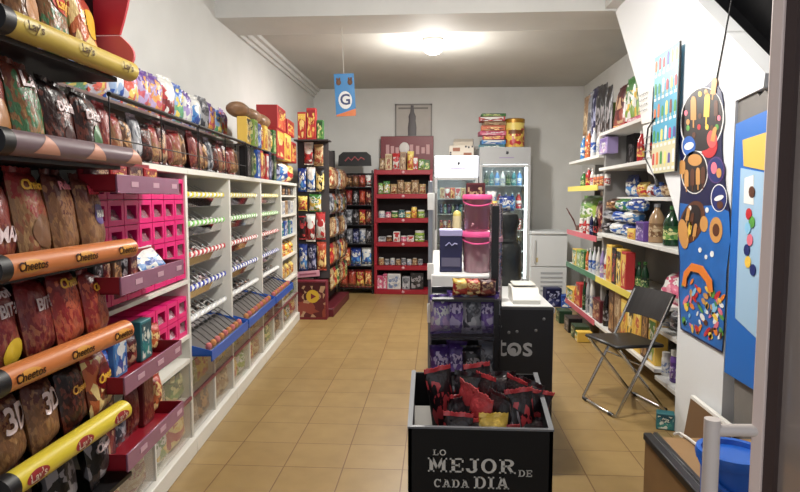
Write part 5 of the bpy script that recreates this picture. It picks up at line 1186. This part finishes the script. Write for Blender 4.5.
# handwritten sheets hanging at its far edge
for k, (q, lab) in enumerate((([(637, 88), (654, 84), (652, 122), (641, 124)], 'white handwritten sheet hanging above another at the edge of the stair wall'), ([(642, 126), (652, 123), (650, 152), (655, 176), (648, 172)], 'white torn sheet hanging below the handwritten one at the stair wall edge'))):
    pts = [atX(a, b, PX - .012) for a, b in q]; c = sum(pts, Vector()) / len(pts)
    o = thing('paper_sheet', c); mb = MB(); mb.prism([(p.y, p.z) for p in pts], lambda u, v, q_: (-.0016 * q_ + .006 * math.sin(9 * u), u - c.y, v - c.z)); mb.build('sheet', mat('paper white', S(232, 232, 228), .6), o, None)
    ln = MB(); yA, yB = min(p.y for p in pts), max(p.y for p in pts); zA, zB = min(p.z for p in pts), max(p.z for p in pts)
    for j in range(4):
        z = zA + (zB - zA) * (.35 + .13 * j) - c.z; y_ = (yA + yB) / 2 - c.y
        ln.tube([(-.012, y_ + (yB - yA) * (u - .5) * .5, z + .006 * math.sin(u * 30 + j)) for u in [i / 8 for i in range(9)]], .0022, 4)
    ln.build('ink_lines', mat('grey ink', S(150, 150, 158), .6), o); tag(o, lab, 'paper')
o = thing('power_lead', atX(644, 160, PX - .02)); L0 = o.location
MB().tube([atX(a, b, PX - .02) - L0 for a, b in ((655, 118), (648, 128), (646, 145), (645, 158), (650, 168), (656, 180))], .005, 6).build('cable', blk, o); MB().tube([atX(656, 180, PX - .02) - L0, atX(657.5, 186, PX - .02) - L0], .012, 8).build('plug', blk, o)
tag(o, 'black lead dangling over the torn sheet on the stair wall', 'cable')
# big cut-out ice cream board
bx_ = thing('ice_cream_board', atX(705, 330, PX)); L0 = bx_.location
def pts_on(px, t=.004, x=PX):
    return lambda u, v, q_: (lambda p: (p.x - q_ * t, p.y, p.z))(atX(u, v, x) - L0)
top_ = [(681, 160), (679, 140), (680, 122), (686, 105), (697, 92), (708, 85), (713, 79), (717, 84), (722, 92), (724, 104), (722.5, 125), (722, 150), (726, 190), (730, 210), (731, 240), (727, 270), (726, 300), (722.5, 353), (681, 329), (679, 290), (680, 262), (678.5, 245), (679, 215), (681, 190)]
b_ = MB(); b_.prism(top_, pts_on(0, .0035)); bdo = b_.build('board', mat('board navy', S(26, 30, 72), .35), bx_, None)
lo_ = MB(); lo_.prism([(680, 203), (700, 206), (718, 205), (729, 212), (730.5, 240), (726.5, 270), (725.5, 300), (722, 351), (681.5, 328), (679.5, 290), (680.5, 262), (679, 245)], pts_on(0, .0004, PX - .0035)); lo_.build('blue_lower_print', mat('board azure', S(36, 108, 190), .35, noise=.25, nscale=6), bdo, None)
def disc(name, cx_, cy_, rx_, ry_, m, lift, par=None, tilt=0, n=22):
    d = MB(); ct_, st_ = math.cos(tilt), math.sin(tilt)
    d.prism([(cx_ + rx_ * math.cos(2 * math.pi * k / n) * ct_ - ry_ * math.sin(2 * math.pi * k / n) * st_, cy_ + rx_ * math.cos(2 * math.pi * k / n) * st_ + ry_ * math.sin(2 * math.pi * k / n) * ct_) for k in range(n)], pts_on(0, .0008, PX - lift * .4))
    return d.build(name, m, par or bdo, None)
pw, pblk, pred, pnavy = mat('ink white', S(238, 238, 236), .4), mat('ink black', S(34, 26, 28), .4), mat('ink red', S(196, 44, 52), .4), mat('ink deep blue', S(30, 44, 110), .4)
pchoc, pcar, pyel, ppink, pgrn, porg = mat('ink chocolate', S(92, 52, 32), .4), mat('ink caramel', S(206, 150, 84), .4), mat('ink yellow', S(240, 200, 80), .4), mat('ink pink', S(230, 120, 140), .4), mat('ink green', S(90, 160, 70), .4), mat('ink orange', S(232, 130, 50), .4)
disc('roundel_rim', 702, 120, 21.8, 33, pw, .010, tilt=.12); rb = disc('roundel', 702, 119.5, 20.6, 32, pblk, .0125, tilt=.12)
def lolly(cx_, cy_, w_, h_, m, lift, tilt=0, stick=True):
    d = MB(); c_, s_ = math.cos(tilt), math.sin(tilt); rot = lambda u, v: (cx_ + u * c_ - v * s_, cy_ + u * s_ + v * c_)
    d.prism([rot(*p) for p in [(-w_ / 2, h_ / 2), (w_ / 2, h_ / 2), (w_ / 2, -h_ * .3), (w_ * .3, -h_ * .46), (0, -h_ * .5), (-w_ * .3, -h_ * .46), (-w_ / 2, -h_ * .3)]], pts_on(0, .0008, PX - lift * .4))
    if stick: d.prism([rot(*p) for p in [(-w_ * .12, h_ / 2), (w_ * .12, h_ / 2), (w_ * .12, h_ * .82), (-w_ * .12, h_ * .82)]], pts_on(0, .0008, PX - lift * .4))
    d.build('printed_lolly', m, bdo, None)
lolly(693.5, 108, 5.5, 24, pcar, .016); lolly(707, 105, 5.5, 24, pyel, .016, .05); lolly(714, 86, 5, 17, pcar, .016, .12); lolly(716, 108, 4, 16, pchoc, .016)
for a, b, m in ((700, 94, pyel), (706, 92, pcar), (686, 113, ppink), (688, 128, pgrn), (699, 127, pred), (700, 116, pchoc), (688, 122, pcar), (707, 127, pyel), (719, 118, ppink), (717, 127, pgrn), (712, 128, pchoc), (694, 135, pchoc)): disc('printed_treat', a, b, 1.8, 3, m, .016, n=10)
disc('blue_badge_rim', 689, 146, 7.4, 11.5, pw, .012); disc('blue_badge', 689, 146, 6.4, 10, mat('ink badge blue', S(40, 100, 190), .4), .0145); disc('badge_lettering', 689, 146, 5, 3.5, pw, .017, tilt=-.5)
disc('strawberry_swirl', 709, 145, 8.5, 13, pred, .012); disc('strawberry_swirl', 712, 139, 5, 9, mat('ink rose', S(222, 90, 90), .4), .0145); lolly(714, 134, 4, 15, pcar, .0165, .2, False)
disc('navy_disc', 694.5, 172, 13.5, 22, pw, .012); disc('navy_disc', 694.5, 172, 12.6, 21, pblk, .0145); disc('navy_disc', 716, 170, 8.6, 13.5, mat('ink plum', S(88, 60, 120), .4), .012); disc('navy_disc', 716, 170, 7.4, 12, pnavy, .0145)
for k, (a, m) in enumerate(((686.5, pcar), (692.5, pchoc), (698, pcar), (703, pchoc))): lolly(a, 178 - k, 4, 17, m, .0175)
lolly(682.5, 167, 5.5, 14, pcar, .0175); disc('printed_treat', 695, 160, 7, 6, pcar, .0175); disc('printed_treat', 714, 168, 3, 6, ppink, .0175); disc('printed_treat', 719, 173, 2.5, 5, pcar, .0175)
disc('navy_disc', 719, 198, 8.2, 14, pw, .012); disc('navy_disc', 719, 198, 7.4, 13, pnavy, .0145); disc('printed_treat', 719, 198, 5, 2.4, pw, .017, tilt=-.4); disc('printed_treat', 720, 205, 3.2, 4, pchoc, .017)
disc('cone_print', 692, 222, 12, 22, pchoc, .012, tilt=.3); disc('cone_print', 691, 221, 9, 17, pblk, .0145, tilt=.3)
disc('cone_print', 683.5, 234, 5, 15, pcar, .0175, tilt=-.12); disc('cone_print', 716, 230, 6.5, 13, pcar, .0145); disc('printed_treat', 716, 230, 3.4, 6.5, pchoc, .0175); disc('printed_treat', 704, 224, 4, 8, pcar, .0145)
for k, (a, b) in enumerate(((688, 214), (692, 219), (690, 228), (695, 230))): lolly(a, b, 3.2, 13, (pcar, pchoc, pyel, pcar)[k], .0175, .15)
rn = random.Random(8); mm = (ppink, pyel, pgrn, porg, pred, pcar, pw, mat('ink sky', S(140, 200, 235), .4), pchoc)
arch = MB(); arch.prism([(682, 285), (684, 272), (692, 263), (703, 266), (712, 280), (713, 292), (709, 292), (706, 282), (699, 273), (691, 271), (687, 278), (686, 287)], pts_on(0, .002, PX - .013)); arch.build('arch_print', porg, bdo, None)
for k in range(70):
    u = rn.uniform(0, 1); v = rn.uniform(0, 1); a = 682.5 + u * 40; b = 276 + v * 48 + u * 20
    disc('printed_scene', a, b, rn.uniform(.9, 2.2), rn.uniform(2, 6), mm[k % 9], .0155 + .0008 * (k % 4), n=7, tilt=rn.uniform(-.6, .6))
for a, b, r_ in ((690, 208, 1.6), (707, 210, 1.8), (712, 254, 2), (700, 250, 1.7), (706, 257, 1.5)): disc('star_print', a, b, r_, r_ * 1.6, pw, .0165, n=8)
ck = MB(); q0, q1 = atX(716, 82, PX) - L0, atX(734, -12, PX) - L0; ck.tube([q0, q1], .004, 6); ck.build('cord', blk, bx_)
tag(bx_, 'tall cut-out ice cream board with a black roundel hanging on the stair wall', 'advertising board')
# paper tag beside it
# blue ice cream sign on the grey stair foot
GX = SX - .002; o = thing('ice_cream_sign', atX(746, 200, GX)); L0 = o.location
def on2(t, x): return lambda u, v, q_: (lambda p: (p.x - q_ * t, p.y, p.z))(atX(u, v, x) - L0)
y1_ = 792
sb = MB(); sb.prism([(737.5, 124), (y1_, 100), (y1_, 412), (726, 372)], on2(.008, GX)); sbo = sb.build('board', mat('sign azure', S(30, 108, 196), .4), o, None)
yb = MB(); yb.prism([(743, 140), (y1_, 124), (y1_, 176), (744, 166)], on2(.002, GX - .009)); yb.build('yellow_print', mat('sign yellow', S(232, 190, 90), .4), sbo, None)
pb_ = MB(); pb_.prism([(741, 168), (y1_, 178), (y1_, 372), (735.5, 318)], on2(.002, GX - .0105)); pb_.build('pale_print', mat('sign pale blue', S(165, 200, 228), .4), sbo, None)
ch_ = MB(); ch_.prism([(745, 178), (754, 175), (754, 205), (744, 203)], on2(.002, GX - .0125)); ch_.build('white_label', pw, sbo, None)
for k, (a, b, m) in enumerate(((749, 214, pred), (752, 222, pgrn), (748, 228, mat('ink sky', S(140, 200, 235), .4)), (750, 240, ppink), (747, 250, pnavy), (752, 192, pchoc), (748, 262, pyel), (753, 270, pnavy))):
    d = MB(); d.prism([(a + 3 * math.cos(j * .63), b + 6 * math.sin(j * .63)) for j in range(10)], on2(.002, GX - .0145)); d.build('printed_treat', m, sbo, None)
tag(o, 'blue ice cream sign on the grey panel behind the door edge', 'sign')
# ================================================================== things on the floor at the right
# open brown carton-board chest with a black rim
q0 = atZ(645, 433, .38); q1 = atZ(702, 490, .38); bx2 = thing('brown_chest', (q0.x, q0.y, 0)); dy = q0.y - 2.02; wx = .46
brn = mat('brown board', S(132, 100, 62), .55, noise=.12); brk = mat('black rim', S(24, 23, 24), .35)
MB().bx(0, wx, -dy, 0, 0, .36, bev=.004).build('body', brn, bx2)
MB().bx(.05, wx - .0, -dy + .01, -.02, .36, .372, bev=.003).build('lid', mat('brown lid', S(150, 116, 74), .5, noise=.12), bx2)
rm = MB(); rm.bx(-.008, .028, -dy, .0, .352, .384, bev=.004).bx(.034, .054, -dy, .0, .36, .386, bev=.003); rm.build('rim', brk, bx2)
MB().bx(.028, .034, -dy, 0, .36, .375).build('steel_inlay', steel, bx2)
tag(bx2, 'brown chest with a black rim on the floor before the stair wall', 'chest')
o = thing('power_cable', (bx2.location.x + .2, bx2.location.y - .1, .377)); L0 = o.location
MB().tube([atZ(a, b, .384) - L0 for a, b in ((674, 434), (680, 433), (688, 438), (697, 445), (706, 450))], .006, 8).build('cord', mat('cord white', S(216, 212, 204), .5), o); MB().tube([atZ(706, 450, .384) - L0, atZ(709, 451.5, .384) - L0], .009, 8).build('end_plug', mat('cord white', S(216, 212, 204), .5), o)
tag(o, 'white cord lying curved across the brown chest', 'cord')
a, b = atX(692, 398, SX - .06), atX(719, 415, SX - .06); o = thing('leaning_panel', (SX - .075, (a.y + b.y) / 2, 0)); o.rotation_euler = (0, R(8), 0); hw = (a.y - b.y) / 2 + .06; H = a.z
MB().bx(-.01, .01, -hw, hw, 0, H - .02).build('panel', mat('panel brown', S(112, 84, 58), .5), o); MB().bx(-.013, .013, -hw, hw, H - .02, H, bev=.003).build('white_edge', mat('panel white edge', S(226, 224, 218), .4), o)
tag(o, 'brown panel with a white top edge leaning on the stair wall', 'panel')
# blue waste bin
q = atZ(727, 452, .60); o = thing('waste_bin', (q.x + .02, q.y, 0)); bl = mat('bin blue plastic', S(28, 92, 190), .35); r = .098
MB().lathe([(r * .72, 0), (r * .76, .01), (r * .95, .58), (r * .90, .585), (r * .70, .02), (0, .02)], n=28).build('body', bl, o)
MB().lathe([(r * .9, .575), (r * 1.09, .575), (r * 1.12, .592), (r * 1.09, .607), (r * .94, .605), (r * .9, .59)], n=28).build('rim', bl, o)
MB().tube([(r * 1.06 * math.cos(a_), -r * 1.06 * math.sin(a_), .585 - .09 * math.sin(a_)) for a_ in [math.pi * k / 12 for k in range(13)]], .008, 8).build('handle', bl, o)
tag(o, 'blue plastic waste bin behind the door handle', 'waste bin')

# ================================================================== glass door, standing open
dv = Vector((.60, -.80, 0)); H0 = atY(765, 300, 1.22)
dr = thing('glass_door', (H0.x, 1.22, 0), math.atan2(dv.y, dv.x)); struct(dr)
al = mat('door aluminium', S(222, 204, 196), .45); ald = mat('door gasket brown', S(58, 42, 40), .5); DL = .86
dr.name = 'door_1'
MB().bx(0, .022, -.03, .03, .02, 2.25, bev=.002).build('stile', al, dr); MB().bx(.022, .042, -.022, .022, .02, 2.25).build('gasket', ald, dr); MB().bx(DL - .03, DL, -.03, .03, .02, 2.25, bev=.002).build('stile', al, dr)
MB().bx(.05, DL - .03, -.03, .03, .02, .1).build('bottom_rail', al, dr); MB().bx(.05, DL - .03, -.03, .03, 2.2, 2.25).build('top_rail', al, dr)
MB().bx(.042, DL - .03, -.004, .004, .1, 2.2).build('glass_pane', clear('door glass', tint=(.7, .64, .6), gloss=.25, rough=.03, body=.5, bodycol=(.43, .35, .31)), dr)  # brown diffuse body paints in the haze of reflections on the pane
hh = MB(); hz_ = atY(745, 428, 1.2).z; gl = mat('handle grey', S(205, 196, 190), .4)
for s in (-1, 1): hh.tube([(.03, s * .004, hz_), (.02 + (.03 if s > 0 else .0), s * .085, hz_)], .011, 10)
hp0 = atY(712, 421, 1.2); M_ = dr.matrix_basis.copy()
import mathutils
Minv = (Matrix.Translation(dr.location) @ Matrix.Rotation(dr.rotation_euler.z, 4, 'Z')).inverted()
def DLc(px, py, Y): return Minv @ atY(px, py, Y)
c0 = DLc(712, 430, 1.2); top = DLc(720, 421, 1.2); cb = DLc(748, 430, 1.205)
h1_ = MB(); h1_.tube([(c0.x, c0.y, top.z + .004), (c0.x, c0.y, .45)], .0155, 14); h1_.tube([(c0.x, c0.y, c0.z), (.02, 0, c0.z)], .0125, 12); h1_.tube([(c0.x, c0.y, .5), (.02, 0, .5)], .0125, 12)
h1_.build('pull_handle', gl, dr)
h2_ = MB(); o2 = -.09
h2_.tube([(.03, 0, c0.z), (.075, .085, c0.z)], .0125, 12); h2_.tube([(.075, .085, c0.z + .02), (.075, .085, .45)], .0155, 14); h2_.tube([(.03, 0, .5), (.075, .085, .5)], .0125, 12)
h2_.build('pull_handle', gl, dr)
finish_labels()
bpy.context.view_layer.update()
